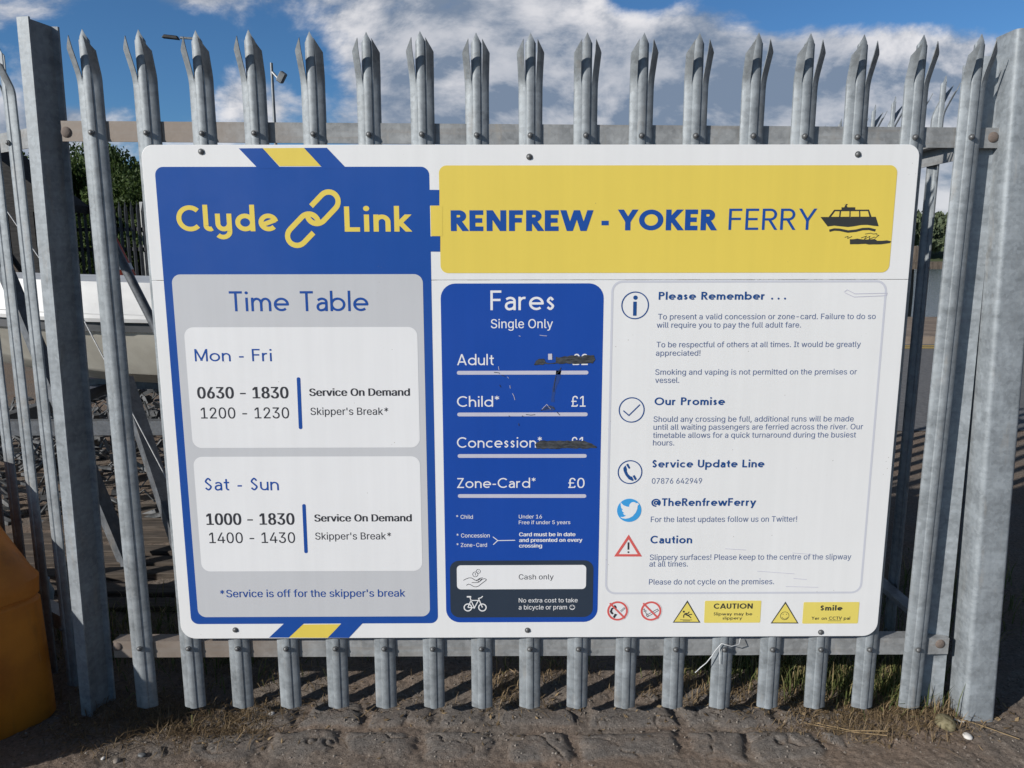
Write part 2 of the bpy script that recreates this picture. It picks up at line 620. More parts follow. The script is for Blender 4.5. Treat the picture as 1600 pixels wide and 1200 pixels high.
def sett_field(x, y):
    """distance to the nearest joint between the worn stone setts, and a stone mask"""
    wob = (fbm(x * 6, y * 6, 3, 5) - 0.5) * 0.05
    wob2 = (fbm(x * 7, y * 7, 3, 9) - 0.5) * 0.06
    yy = y + wob
    xx = x + wob2
    d = np.full(x.shape, 9.0)
    rid = np.searchsorted(np.array(ROWS), yy)
    for r in ROWS:
        d = np.minimum(d, np.abs(yy - r))
    rng = random.Random(4)
    for i in range(1, len(ROWS)):
        px = -2.6 + rng.random() * 0.3
        inrow = rid == i
        while px < 2.6:
            d = np.where(inrow, np.minimum(d, np.abs(xx - px)), d)
            px += rng.uniform(0.17, 0.34)
    inside = (yy > ROWS[0]) & (yy < ROWS[-1])
    return np.where(inside, d, 0.0), inside


def ground_height(x, y):
    base = (fbm(x * 1.1, y * 1.1, 3, 2) - 0.5) * 0.02
    d, inside = sett_field(x, y)
    dome = np.clip(d / 0.05, 0, 1)
    dome = 1 - (1 - dome) ** 2.2
    stone_h = -0.024 + 0.024 * dome + (fbm(x * 16, y * 16, 4, 21) - 0.5) * 0.012
    cr = np.abs(fbm(x * 4.2, y * 4.2, 4, 33) - 0.5)
    stone_h = stone_h - 0.010 * np.clip(1 - cr / 0.012, 0, 1)
    soil = -0.0095 + (fbm(x * 3.2, y * 4.0, 4, 41) - 0.5) * 0.028 + (fbm(x * 26, y * 26, 3, 51) - 0.5) * 0.010
    edge = np.clip((np.abs(x + 0.1) - 0.95) / 0.35, 0, 1) * 0.022 + np.clip((-y - 0.12) / 0.12, 0, 1) * 0.010 + np.clip((y - 0.13) / 0.1, 0, 1) * 0.02
    soil = soil + edge
    soil = np.where(inside, soil, np.maximum(soil, 0.0 + (fbm(x * 5, y * 5, 4, 61) - 0.5) * 0.035))
    h = np.maximum(stone_h, soil)
    stone = np.clip((stone_h - soil) / 0.006, 0, 1) * inside
    grit = (fbm(x * 90, y * 90, 2, 71) - 0.5) * 0.005
    near = np.clip(1.5 - np.maximum(np.abs(x) - 2.5, np.abs(y) - 1.5), 0, 1)
    return GZ + base * near + h * near + grit * near * (1.2 - 0.7 * stone), stone


def axis(fine_lo, fine_hi, step, coarse):
    a = list(np.arange(fine_lo, fine_hi + 1e-6, step))
    lo = [fine_lo - c for c in reversed(coarse)]
    hi = [fine_hi + c for c in coarse]
    return lo + a + hi


gx = np.array(axis(-2.0, 2.0, 0.0055, [0.05, 0.12, 0.25, 0.5, 1, 2, 4, 8, 16, 40, 90, 200]))
gy = np.array([-300, -100, -40, -15, -6, -3, -2, -1.3, -0.9] + list(np.arange(-0.62, 0.60, 0.0055)) + [0.63, 0.68, 0.75, 0.85, 1.0, 1.2, 1.5, 2, 3, 5, 8, 10.5, 14.4])
XX, YY = np.meshgrid(gx, gy)
HH, ST = ground_height(XX, YY)
nv = XX.size
co = np.stack([XX.ravel(), YY.ravel(), HH.ravel()], 1)
nx, ny = len(gx), len(gy)
idx = np.arange(nv).reshape(ny, nx)
quads = np.stack([idx[:-1, :-1].ravel(), idx[:-1, 1:].ravel(), idx[1:, 1:].ravel(), idx[1:, :-1].ravel()], 1)
me = bpy.data.meshes.new('ground')
me.from_pydata(co.tolist(), [], quads.tolist())
at = me.attributes.new('stone', 'FLOAT', 'POINT')
at.data.foreach_set('value', ST.ravel().astype(np.float32))
me.materials.append(M['ground'])
me.shade_smooth()
me.update()
ground = link(bpy.data.objects.new('ground', me))
tag(ground, kind='structure')


def gh(x, y):
    return float(ground_height(np.array([[x]]), np.array([[y]]))[0][0, 0])


# road, pavement, quay and river seen past the right end of the board
Shape().add([(1.9, 4.0, GZ + .006), (60, 4.0, GZ + .006), (60, 10.3, GZ + .006), (1.9, 10.3, GZ + .006)], [(0, 1, 2, 3)]).build('road', M['asphalt'])['kind'] = 'structure'
for yy in (9.72, 9.98):
    o = Shape().add([(1.9, yy, GZ + .010), (60, yy, GZ + .010), (60, yy + .11, GZ + .010), (1.9, yy + .11, GZ + .010)], [(0, 1, 2, 3)]).build('road_marking', M['road_yellow'])
    o['kind'] = 'structure'
o = Shape().box((30.95, 12.35, GZ + .02), (58.1, 4.1, 0.24)).build('quay', M['quay_stone'])
o['kind'] = 'structure'
o = Shape().add([(-900, 14.4, -1.15), (900, 14.4, -1.15), (900, 900, -1.15), (-900, 900, -1.15)], [(0, 1, 2, 3)]).build('water', M['water'])
o['kind'] = 'structure'
bank = Shape()
bx = np.linspace(-300, 700, 60)
bz = 1.0 + 2.5 * fbm(bx * 0.02 + 7, bx * 0 + 3, 3, 8)
vs, fs = [], []
for i, x in enumerate(bx):
    vs += [(x, 205, -1.3), (x, 222, float(bz[i])), (x, 330, float(bz[i]) + 3)]
for i in range(len(bx) - 1):
    a, b = i * 3, i * 3 + 3
    fs += [(a, b, b + 1, a + 1), (a + 1, b + 1, b + 2, a + 2)]
bank.add(vs, fs)
simple('bank_grass', (0.05, 0.07, 0.03), (0.10, 0.12, 0.05), 0.2, 0.9, 0, 0)
bank.build('far_bank', M['bank_grass'])['kind'] = 'structure'

# ------------------------------------------------------------------ palisade pales
PROF = [(-34, 19), (-33, 14.5), (-29, 11), (-22, 8.2), (-15, 5.6), (-12.2, 5.2), (-10.0, 2.2), (-5.5, 0.4), (0, -0.4), (5.5, 0.4), (10.0, 2.2),
        (12.2, 5.2), (15, 5.6), (22, 8.2), (29, 11), (33, 14.5), (34, 19)]
PROF = [(a / 1000, b / 1000) for a, b in PROF]
PALE_LEN = 2.055
SPLIT = 1.906


def pale_mesh():
    bm = bmesh.new()
    levels = [0, 0.2, 0.5, 0.9, 1.3, 1.6, 1.8, SPLIT]
    n = len(PROF)
    rows = []
    for z in levels:
        rows.append([bm.verts.new((x, y, z)) for x, y in PROF])
    for a, b in zip(rows[:-1], rows[1:]):
        for i in range(n - 1):
            bm.faces.new((a[i], a[i + 1], b[i + 1], b[i]))
    top = rows[-1]

    def group(cols, ztop, bend, splay):
        prev = [top[i] for i in cols]
        steps = 12
        for j in range(1, steps + 1):
            cur = []
            for i in cols:
                x, y = PROF[i]
                s = (ztop(x) - SPLIT) * j / steps
                # bend smoothly over the first 45 mm, then run straight
                yy, zz, k = 0.0, 0.0, 24
                for q in range(k):
                    ss = s * (q + .5) / k
                    t = min(1.0, ss / 0.05)
                    th = bend * t * t * (3 - 2 * t)
                    yy += -math.sin(th) * s / k
                    zz += math.cos(th) * s / k
                xo = splay * min(1, s / 0.1) ** 1.3
                cur.append(bm.verts.new((x + xo, y + yy, SPLIT + zz)))
            for i in range(len(cols) - 1):
                bm.faces.new((prev[i], prev[i + 1], cur[i + 1], cur[i]))
            prev = cur
    sh = 0.030
    group([0, 1, 2, 3, 4], lambda x: PALE_LEN - 0.052 + 0.034 * (x + 0.034) / 0.019, R(25), -0.0045)
    group([4, 5, 6, 7, 8, 9, 10, 11, 12], lambda x: PALE_LEN - 0.028 * (abs(x) / 0.015) ** 0.9, 0.0, 0.0)
    group([12, 13, 14, 15, 16], lambda x: PALE_LEN - 0.052 + 0.034 * (0.034 - x) / 0.019, R(25), 0.0045)
    bmesh.ops.recalc_face_normals(bm, faces=bm.faces)
    # make the sheet face the viewer (-Y), then give it its 2.5 mm of steel
    s = sum(f.normal.y for f in bm.faces)
    if s > 0:
        bmesh.ops.reverse_faces(bm, faces=bm.faces)
    bmesh.ops.solidify(bm, geom=list(bm.faces), thickness=0.0026)
    bmesh.ops.recalc_face_normals(bm, faces=bm.faces)
    me_ = bpy.data.meshes.new('pale')
    bm.to_mesh(me_)
    bm.free()
    me_.materials.append(M['galv'])
    me_.shade_smooth()
    me_.set_sharp_from_angle(angle=R(28))
    return me_


PALE = pale_mesh()
bs = Shape()
bs.tube([(0, 0.001, 0), (0, -0.0030, 0)], 0.0085, 12)
bs.dome((0, -0.0030, 0), (0, -1, 0), 0.0068, 0.0052, 10, 3)
BOLT = bs.build('bolt', M['bolt'], smooth=40)
BOLT_ME = BOLT.data
bpy.data.objects.remove(BOLT)
rngb = random.Random(2)


def add_pale(parent, loc, rot=(0, 0, 0), zu=1.781, zl=0.21, bolts=True):
    p = bpy.data.objects.new('pale', PALE)
    p.location = loc
    p.rotation_euler = rot
    link(p, parent)
    if bolts:
        for z in (zu, zl):
            b = bpy.data.objects.new('bolt', BOLT_ME)
            b.location = (0, -0.001, z)
            b.rotation_euler = (0, rngb.uniform(0, 6.28), 0)
            link(b, p)
    return p


def angle_rail(x0, z0, x1, z1, y=0.021, h=0.056):
    """steel angle: upright leg faces the pales, flat leg runs back from its top"""
    s = Shape()
    t = 0.005
    prof = [(y, -h / 2), (y, h / 2), (y + 0.046, h / 2), (y + 0.046, h / 2 - t), (y + t, h / 2 - t), (y + t, -h / 2)]
    vs = [(x0, a, z0 + b) for a, b in prof] + [(x1, a, z1 + b) for a, b in prof]
    n = len(prof)
    fs = [(i, (i + 1) % n, n + (i + 1) % n, n + i) for i in range(n)] + [tuple(range(n))[::-1], tuple(range(n, 2 * n))]
    return s.add(vs, fs)


def rsj(depth, width, height, tf=0.0065, tw=0.006):
    """rolled steel joist: front flange at y=0, web running back"""
    s = Shape()
    p = [(-width / 2, 0), (width / 2, 0), (width / 2, tf), (tw / 2, tf + .004), (tw / 2, depth - tf - .004), (width / 2, depth - tf), (width / 2, depth),
         (-width / 2, depth), (-width / 2, depth - tf), (-tw / 2, depth - tf - .004), (-tw / 2, tf + .004), (-width / 2, tf)]
    n = len(p)
    vs = [(a, b, 0) for a, b in p] + [(a, b, height) for a, b in p]
    return s.add(vs, [(i, (i + 1) % n, n + (i + 1) % n, n + i) for i in range(n)] + [(0, 1, 2, 3, 10, 11)[::-1], (3, 4, 9, 10)[::-1], (4, 5, 6, 7, 8, 9)[::-1],
                      (n, n + 1, n + 2, n + 3, n + 10, n + 11), (n + 3, n + 4, n + 9, n + 10), (n + 4, n + 5, n + 6, n + 7, n + 8, n + 9)])


# the bay that carries the board
fence = empty('palisade_fence', (0, 0, GZ), 0, 'galvanised steel palisade fence bay with three pronged pales that carries the ferry board', 'fence', 'palisade fence bays round the yard')
FZ = -GZ
rp = random.Random(11)
for k in range(-8, 9):
    add_pale(fence, (k * 0.155, 0, 0.045 - 0.0009 * k), (R(rp.uniform(-.25, .25)), R(rp.uniform(-.18, .18)), R(rp.uniform(-2.0, 2.0))))
angle_rail(-1.335, FZ + 1.586, 1.352, FZ + 1.566).build('rail', M['galv_rail'], fence)
angle_rail(-1.335, FZ - 0.008, 1.352, FZ - 0.008).build('rail', M['galv_rail'], fence)
for x, z in ((-1.322, FZ + 1.583), (1.324, FZ + 1.568), (-1.322, FZ + 0.002), (1.324, FZ + 0.0)):
    s = Shape()
    s.dome((x, 0.021, z), (0, -1, 0), 0.0155, 0.006, 14, 4)
    s.build('rail_bolt', M['rust'], fence, smooth=50)
lp = rsj(0.105, 0.040, 2.14).build('post', M['galv_post'], fence)
lp.location = (-1.438, 0.010, 0.0)
lp.rotation_euler = (R(0.0), R(1.05), R(-14))
bevelled(lp, 0.0022, 2)
ep = rsj(0.105, 0.080, 2.05).build('post', M['galv_post'], fence)
ep.location = (1.322, 0.046, 0.0)
ep.rotation_euler = (0, R(-0.4), R(-16))
bevelled(ep, 0.002, 2)

# the bay that turns away to the left
ANG = R(180 - 34)
bay = empty('palisade_fence', (-1.44, 0.055, GZ), ANG - math.pi, 'galvanised palisade fence bay turning away behind the orange bin at the left', 'fence', 'palisade fence bays round the yard')
for i in range(1, 9):
    add_pale(bay, (-0.145 * i - 0.015, 0, 0.045), (0, R(rp.uniform(.2, .7)), R(rp.uniform(-2, 2))))
angle_rail(-1.40, FZ + 1.581, -0.03, FZ + 1.581).build('rail', M['galv_rail'], bay)
angle_rail(-1.40, FZ - 0.008, -0.03, FZ - 0.008).build('rail', M['galv_rail'], bay)
s = Shape()
s.dome((-0.05, 0.021, FZ + 1.585), (0, -1, 0), 0.0155, 0.006, 14, 4)
s.build('rail_bolt', M['rust'], bay, smooth=50)

# the bay that runs straight back from the gate post
ret = empty('palisade_fence', (1.382, 0.245, GZ), R(90), 'galvanised palisade fence bay running straight back beside the gate post, its foot in shadow', 'fence', 'palisade fence bays round the yard')
for i in range(0, 16):
    add_pale(ret, (0.155 * i, 0, 0.02), (0, R(rp.uniform(-.3, .3)), R(rp.uniform(-3, 3))))
angle_rail(-0.04, FZ + 1.56, 2.6, FZ + 1.56, 0.021).build('rail', M['galv_rail'], ret)
angle_rail(-0.04, FZ + 0.0, 2.6, FZ + 0.0, 0.021).build('rail', M['galv_rail'], ret)
# gate post: hollow square section with rounded corners, leaning a little
gp = empty('gate_post', (1.449, 0.024, GZ), 0, 'square hollow galvanised steel gate post with rounded corners at the right end of the fence', 'post')
s = Shape()
ring = []
HW, RC = 0.050, 0.014
for cx, cy, a0 in ((1, -1, -90), (1, 1, 0), (-1, 1, 90), (-1, -1, 180)):
    for j in range(6):
        a = R(a0 + 90 * j / 5)
        ring.append((cx * (HW - RC) + RC * math.cos(a), cy * (HW - RC) + RC * math.sin(a)))
n = len(ring)
zs = [-0.05, 0.5, 1.0, 1.5, 2.105]
vs = [(a, b, z) for z in zs for a, b in ring]
fs = []
for i in range(len(zs) - 1):
    for k in range(n):
        fs.append((i * n + k, i * n + (k + 1) % n, (i + 1) * n + (k + 1) % n, (i + 1) * n + k))
fs.append(tuple((len(zs) - 1) * n + k for k in range(n)))
s.add(vs, fs)
o = s.build('shaft', M['galv_post'], gp, smooth=30)
o.rotation_euler = (0, R(-1.9), 0)
s = Shape()
s.tube([(-0.062, -0.02, 0.575), (-0.030, -0.02, 0.575)], 0.017, 12)
s.tube([(-0.066, -0.02, 0.575), (-0.050, -0.02, 0.575)], 0.024, 6)
s.box((-0.055, -0.02, 0.50), (0.012, 0.03, 0.14))
s.build('hinge_bolt', M['galv_rail'], gp, smooth=35)
s = Shape()
s.dome((-0.002, -0.0555, 1.90), (0, -1, 0), 0.008, 0.003, 10, 2)
s.build('plug', M['rust'], gp)

# ------------------------------------------------------------------ information board
SHEETS = [
 ('rect',None,'blue_panel','blue',1,[-1.0654,0.0949,-0.2899,1.484],0.0235,0.0),
 ('poly','blue_panel','stripe','blue',2,[[(-0.8245,1.5342),(-0.7576,1.5346),(-0.7089,1.4794),(-0.7734,1.4791)],[(-0.6406,1.5352),(-0.5771,1.5355),(-0.523,1.4786),(-0.5892,1.4783)],[(-0.8243,0.0483),(-0.7623,0.0479),(-0.7097,0.0983),(-0.7715,0.0987)],[(-0.6381,0.047),(-0.5726,0.0465),(-0.5216,0.1023),(-0.5876,0.1028)]]),
 ('poly','blue_panel','stripe','yellow',2,[[(-0.7572,1.5346),(-0.6415,1.5352),(-0.5951,1.4859),(-0.7128,1.486)],[(-0.7611,0.0479),(-0.6393,0.047),(-0.5952,0.0931),(-0.7148,0.0923)]]),
 ('poly','blue_panel','tab','blue',2,[[(-0.2944,1.4205),(-0.2617,1.4201),(-0.2625,1.3771),(-0.2953,1.377)],[(-0.2954,1.2903),(-0.2614,1.2904),(-0.2622,1.2471),(-0.2963,1.2474)]]),
 ('rect',None,'yellow_panel','yellow',2,[-0.2624,1.1859,1.0404,1.4873],0.0217,0.0),
 ('poly','yellow_panel','tab','yellow',3,[[(-0.2881,1.3761),(-0.2534,1.3763),(-0.255,1.2912),(-0.288,1.2911)]]),
 ('stroke','blue_panel','chain_emblem','yellow',2,0.0148,False,[[(-0.6253,1.3012),(-0.6534,1.2738),(-0.6592,1.2693),(-0.6659,1.2664),(-0.6731,1.2653),(-0.6802,1.266),(-0.6868,1.2685),(-0.6925,1.2726),(-0.6967,1.2781),(-0.6993,1.2846),(-0.7001,1.2916),(-0.6989,1.2986),(-0.696,1.3053),(-0.6915,1.311),(-0.6565,1.345),(-0.6525,1.3483),(-0.648,1.3508),(-0.6431,1.3526),(-0.638,1.3534),(-0.6329,1.3533),(-0.628,1.3523),(-0.6233,1.3503),(-0.6192,1.3476),(-0.6157,1.3441),(-0.6129,1.3401),(-0.611,1.3355),(-0.61,1.3307)],[(-0.6286,1.3755),(-0.5974,1.4062),(-0.5916,1.4107),(-0.585,1.4135),(-0.5779,1.4146),(-0.5708,1.414),(-0.5642,1.4115),(-0.5586,1.4075),(-0.5544,1.4021),(-0.5517,1.3957),(-0.5509,1.3888),(-0.5519,1.3819),(-0.5547,1.3753),(-0.5592,1.3696),(-0.5939,1.3352),(-0.5982,1.3317),(-0.6031,1.3291),(-0.6083,1.3274),(-0.6137,1.3267),(-0.6191,1.3271),(-0.6243,1.3286),(-0.629,1.331),(-0.6331,1.3343),(-0.6364,1.3383),(-0.6388,1.3429),(-0.6402,1.348),(-0.6405,1.3533)]]),
 ('rect',None,'timetable_card','grey_print',2,[-1.0417,0.1185,-0.3146,1.183],0.0253,0.0),
 ('rect',None,'hours_card.mf','white_print',3,[-1.0175,0.6655,-0.3338,1.0298],0.0272,0.0),
 ('bar','hours_card.mf','divider','blue',4,(-0.6893,0.8756),(-0.6906,0.7284),0.0109),
 ('rect',None,'hours_card.ss','white_print',3,[-1.0195,0.2706,-0.3349,0.6382],0.0272,0.0),
 ('bar','hours_card.ss','divider','blue',4,(-0.6924,0.483),(-0.6934,0.335),0.0109),
 ('poly','yellow_panel','hyphen','blue',3,[[(0.2012,1.3338),(0.2221,1.3339),(0.2223,1.3209),(0.2015,1.3209)]]),
 ('poly','yellow_panel','ferry_pictogram','charcoal_print',3,[[(0.8299,1.3436),(0.9893,1.3441),(0.9999,1.3175),(0.9834,1.3188),(0.9668,1.3214),(0.9482,1.3209),(0.9274,1.3172),(0.9112,1.3154),(0.8924,1.3171),(0.8712,1.3193),(0.8527,1.317)],[(0.8532,1.3432),(0.868,1.3639),(0.9681,1.3643),(0.9772,1.3436)],[(0.8885,1.3707),(0.928,1.3709),(0.9286,1.3637),(0.889,1.3636)],[(0.896,1.3694),(0.9003,1.3802),(0.9064,1.3793),(0.903,1.3753),(0.9072,1.3695)]]),
 ('poly','yellow_panel','ferry_pictogram','yellow',4,[[(0.8606,1.3441),(0.8712,1.3595),(0.8837,1.3595),(0.8834,1.3442)],[(0.8876,1.3442),(0.8884,1.3595),(0.9121,1.3596),(0.9128,1.3443)],[(0.9165,1.3443),(0.9158,1.3596),(0.9396,1.3597),(0.9412,1.3444)],[(0.945,1.3444),(0.9433,1.3597),(0.9652,1.3598),(0.9706,1.3445)]]),
 ('stroke','yellow_panel','ferry_pictogram','charcoal_print',3,0.0069,False,[[(0.8583,1.3048),(0.872,1.3085),(0.8884,1.3076),(0.9122,1.3027),(0.9354,1.305),(0.9537,1.3096),(0.9724,1.3101),(0.9915,1.3057)]]),
 ('poly','yellow_panel','torn_tape','charcoal_print',4,[[(0.9191,1.2808),(0.9299,1.2809),(0.9407,1.2827),(0.9506,1.281),(0.9557,1.2804),(0.9685,1.28),(0.98,1.2804),(0.9913,1.2816),(0.9988,1.2765),(1.0127,1.2764),(1.0269,1.2778),(1.039,1.2751),(1.0364,1.2702),(1.0232,1.2683),(1.0091,1.2664),(0.9981,1.2662),(0.9866,1.2663),(0.9756,1.2658),(0.965,1.268),(0.953,1.2675),(0.9432,1.2668),(0.9317,1.267),(0.9205,1.2666)]]),
 ('stroke','yellow_panel','scrawl','charcoal_print',4,0.0014,False,[[(0.904,1.2863),(0.9132,1.2891),(0.9127,1.2831),(0.9249,1.2891)],[(0.951,1.2846),(0.967,1.2901),(0.9607,1.281),(0.9764,1.2892),(0.9747,1.281),(0.9906,1.2875)],[(0.9619,1.2956),(0.978,1.2983),(0.9853,1.2956),(0.9969,1.297)],[(0.991,1.2834),(1.002,1.2921),(0.9934,1.2938)]]),
 ('rect',None,'fares_panel','deep_blue',1,[-0.2637,0.0973,0.2122,1.1559],0.0434,0.0),
 ('bar','fares_panel','divider','lilac_print',2,(-0.2138,0.8932),(0.1653,0.8931),0.0116),
 ('bar','fares_panel','divider','lilac_print',2,(-0.2143,0.7668),(0.1651,0.7663),0.0116),
 ('bar','fares_panel','divider','lilac_print',2,(-0.2148,0.6385),(0.1642,0.6376),0.0116),
 ('bar','fares_panel','divider','lilac_print',2,(-0.2159,0.5124),(0.165,0.511),0.0116),
 ('stroke','fares_panel','bracket','white_print',2,0.0024,False,[[(-0.1154,0.3808),(-0.1005,0.3685),(-0.1148,0.3551)],[(-0.1005,0.3685),(-0.0469,0.3693)]]),
 ('poly','fares_panel','black_tape','black_mark',4,[[(0.009,0.9167),(0.0148,0.9283),(0.023,0.9345),(0.0389,0.935),(0.0434,0.9245),(0.0537,0.9213),(0.0637,0.9225),(0.0733,0.9236),(0.074,0.9307),(0.0735,0.9409),(0.0831,0.9383),(0.0902,0.9397),(0.0992,0.9428),(0.1075,0.9413),(0.1171,0.9447),(0.1252,0.9448),(0.1341,0.944),(0.1431,0.9418),(0.151,0.9419),(0.1593,0.9455),(0.1684,0.9458),(0.1764,0.9446),(0.1857,0.9457),(0.1904,0.9321),(0.1827,0.9204),(0.1748,0.9221),(0.1652,0.921),(0.1566,0.9202),(0.1476,0.9196),(0.1394,0.9195),(0.1297,0.9188),(0.1206,0.9203),(0.1132,0.9195),(0.1036,0.9214),(0.0947,0.9193),(0.0852,0.9191),(0.0775,0.9212),(0.0688,0.9197),(0.0602,0.9201),(0.0515,0.9187),(0.0417,0.9204),(0.0344,0.9164),(0.0252,0.9175),(0.012,0.9155)],[(0.0133,0.6738),(0.0196,0.6803),(0.0299,0.6856),(0.0404,0.6868),(0.0496,0.6839),(0.0588,0.6857),(0.0693,0.6855),(0.0779,0.6846),(0.0869,0.6859),(0.0944,0.6851),(0.1035,0.6848),(0.1117,0.686),(0.1189,0.6842),(0.1281,0.6851),(0.135,0.6864),(0.1438,0.6863),(0.1525,0.6839),(0.1595,0.6861),(0.1719,0.6803),(0.1831,0.6771),(0.1902,0.6719),(0.1999,0.6666),(0.1981,0.6623),(0.1896,0.6623),(0.182,0.6633),(0.1718,0.6603),(0.1649,0.6602),(0.1552,0.6601),(0.1472,0.6628),(0.1381,0.6602),(0.1291,0.6613),(0.1196,0.6618),(0.1106,0.6627),(0.1025,0.6617),(0.094,0.6624),(0.086,0.66),(0.0778,0.6593),(0.0695,0.6606),(0.0596,0.66),(0.0516,0.6617),(0.0442,0.6609),(0.0355,0.6594),(0.0276,0.6618),(0.0187,0.6598)]]),
 ('poly','fares_panel','peeled_patch','lilac_print',5,[[(0.0509,0.9496),(0.0625,0.9499),(0.063,0.932),(0.051,0.932)]]),
 ('stroke','fares_panel','scratch','black_mark',4,0.0018,False,[[(-0.1091,0.8946),(-0.0945,0.8932),(-0.0927,0.8902)],[(-0.0873,0.8865),(-0.0763,0.8821)],[(-0.0929,0.857),(-0.0893,0.8496)],[(-0.0143,0.7668),(0.0004,0.7645),(0.0133,0.766)],[(0.0768,0.8902),(0.0841,0.8975),(0.0894,0.9086)],[(0.075,0.8846),(0.0698,0.8569),(0.0681,0.8347)],[(0.0298,0.7788),(0.0482,0.7843),(0.0684,0.7881),(0.0721,0.7817)],[(0.039,0.7862),(0.0592,0.7918),(0.0703,0.7832)],[(0.0777,0.7749),(0.087,0.7644)],[(-0.0658,0.7631),(-0.0621,0.7594)],[(-0.0261,0.7631),(-0.0216,0.7593)],[(-0.0364,0.7394),(-0.0353,0.7319)]]),
 ('stroke','fares_panel','scratch','lilac_print',4,0.0014,False,[[(-0.0962,0.9123),(-0.0945,0.9012)],[(-0.0691,0.881),(-0.0662,0.8762)],[(-0.0626,0.8552),(-0.0611,0.8459)],[(-0.0546,0.8311),(-0.0502,0.8218),(-0.0473,0.8106)],[(0.0335,0.7825),(0.0481,0.7974),(0.0593,0.7825)],[(-0.0361,1.0033),(-0.0307,1.0015)],[(0.0253,1.0051),(0.0361,1.0033),(0.047,1.0026)]]),
 ('poly','fares_panel','smudge','smudge_blue',2,[[(0.0749,0.9),(0.0828,0.9035),(0.0914,0.9016),(0.0889,0.8898),(0.0888,0.8777),(0.0857,0.8732),(0.0825,0.8612),(0.0783,0.8557),(0.0759,0.8464),(0.0734,0.8385),(0.0733,0.8322),(0.0709,0.8233),(0.0702,0.8152),(0.0712,0.8033),(0.06,0.8049),(0.0612,0.8139),(0.062,0.8206),(0.0632,0.8301),(0.063,0.8384),(0.0635,0.8456),(0.0672,0.8562),(0.0682,0.867),(0.0712,0.8749),(0.0732,0.8845),(0.0744,0.8921)],[(0.0296,0.7803),(0.039,0.7843),(0.0479,0.7903),(0.0582,0.7941),(0.0685,0.7925),(0.0727,0.7799),(0.0628,0.7757),(0.0532,0.7772),(0.0421,0.7762)]]),
 ('rect',None,'payment_panel','slate_print',2,[-0.25,0.114,0.1969,0.3032],0.029,0.0),
 ('rect','payment_panel','cash_card','white_print',3,[-0.2284,0.2083,0.1743,0.2881],0.0127,0.0),
 ('disc','payment_panel','smiley','white_print',3,(0.1323,0.147),0.0085,0.0014),
 ('stroke','payment_panel','smiley','white_print',3,0.0014,False,[[(0.1271,0.1442),(0.1299,0.1414),(0.1348,0.1414),(0.1376,0.1441)],[(0.1286,0.1515),(0.129,0.1493)],[(0.1355,0.1515),(0.1359,0.1493)]]),
 ('disc','payment_panel','coin','dark_print',4,(-0.171,0.2583),0.0089,0.0016),
 ('disc','payment_panel','coin','dark_print',4,(-0.1616,0.2682),0.0072,0.0014),
 ('stroke','payment_panel','coin','dark_print',4,0.0013,False,[[(-0.1728,0.2602),(-0.1704,0.2615),(-0.1705,0.2545)],[(-0.1625,0.27),(-0.1611,0.2668)]]),
 ('stroke','payment_panel','open_hand','dark_print',4,0.0018,False,[[(-0.2083,0.2386),(-0.2002,0.2433),(-0.1912,0.2467),(-0.1837,0.2467),(-0.1777,0.2435),(-0.1724,0.239),(-0.1643,0.2396),(-0.1592,0.2443),(-0.1532,0.2465),(-0.1472,0.2465)],[(-0.1824,0.2311),(-0.1635,0.231),(-0.1605,0.2329),(-0.1614,0.2361),(-0.1694,0.2371)],[(-0.1593,0.2329),(-0.1494,0.2423),(-0.1413,0.2442),(-0.1371,0.2416),(-0.1377,0.2385),(-0.154,0.2255),(-0.1616,0.2192),(-0.1691,0.2167),(-0.1765,0.218),(-0.1863,0.2241),(-0.1929,0.2261),(-0.1995,0.222)],[(-0.1634,0.2396),(-0.158,0.2411),(-0.155,0.2456)],[(-0.1569,0.2367),(-0.1508,0.2436)]]),
 ('stroke','payment_panel','bicycle_pictogram','white_print',3,0.0031,False,[[(-0.1954,0.1481),(-0.1852,0.1714),(-0.162,0.1713),(-0.1749,0.1466),(-0.1852,0.1714)],[(-0.1954,0.1481),(-0.1749,0.1466)],[(-0.1496,0.1477),(-0.162,0.1787)],[(-0.1626,0.178),(-0.1538,0.1802),(-0.1484,0.1856)],[(-0.1852,0.1714),(-0.1886,0.1827)]]),
 ('stroke','payment_panel','bicycle_pictogram','white_print',4,0.0047,False,[[(-0.1982,0.184),(-0.1844,0.1839)]]),
 ('disc','payment_panel','bicycle_pictogram','white_print',3,(-0.1953,0.148),0.0134,0.0036),
 ('disc','payment_panel','bicycle_pictogram','white_print',3,(-0.1497,0.1477),0.0134,0.0036),
 ('rect',None,'notice_frame','frame_print',1,[0.2339,0.1898,1.0397,1.164],0.0326,0.0065),
 ('disc','notice_frame','heading','ink_blue',2,(0.7047,1.1107),0.0029,0.0),
 ('disc','notice_frame','heading','ink_blue',2,(0.7236,1.1108),0.0029,0.0),
 ('disc','notice_frame','heading','ink_blue',2,(0.7425,1.1108),0.0029,0.0),
 ('disc','notice_frame','information_icon','ink_blue',2,(0.3044,1.0917),0.0405,0.0033),
 ('disc','notice_frame','information_icon','ink_blue',2,(0.3047,1.1143),0.0063,0.0),
 ('stroke','notice_frame','information_icon','ink_blue',2,0.0101,False,[[(0.3037,1.1027),(0.304,1.0616)]]),
 ('disc','notice_frame','tick_icon','ink_blue',2,(0.3024,0.7794),0.0389,0.0033),
 ('stroke','notice_frame','tick_icon','ink_blue',2,0.0033,False,[[(0.2776,0.7773),(0.2945,0.7626),(0.327,0.7959)]]),
 ('disc','notice_frame','telephone_icon','ink_blue',2,(0.3025,0.5864),0.0376,0.0033),
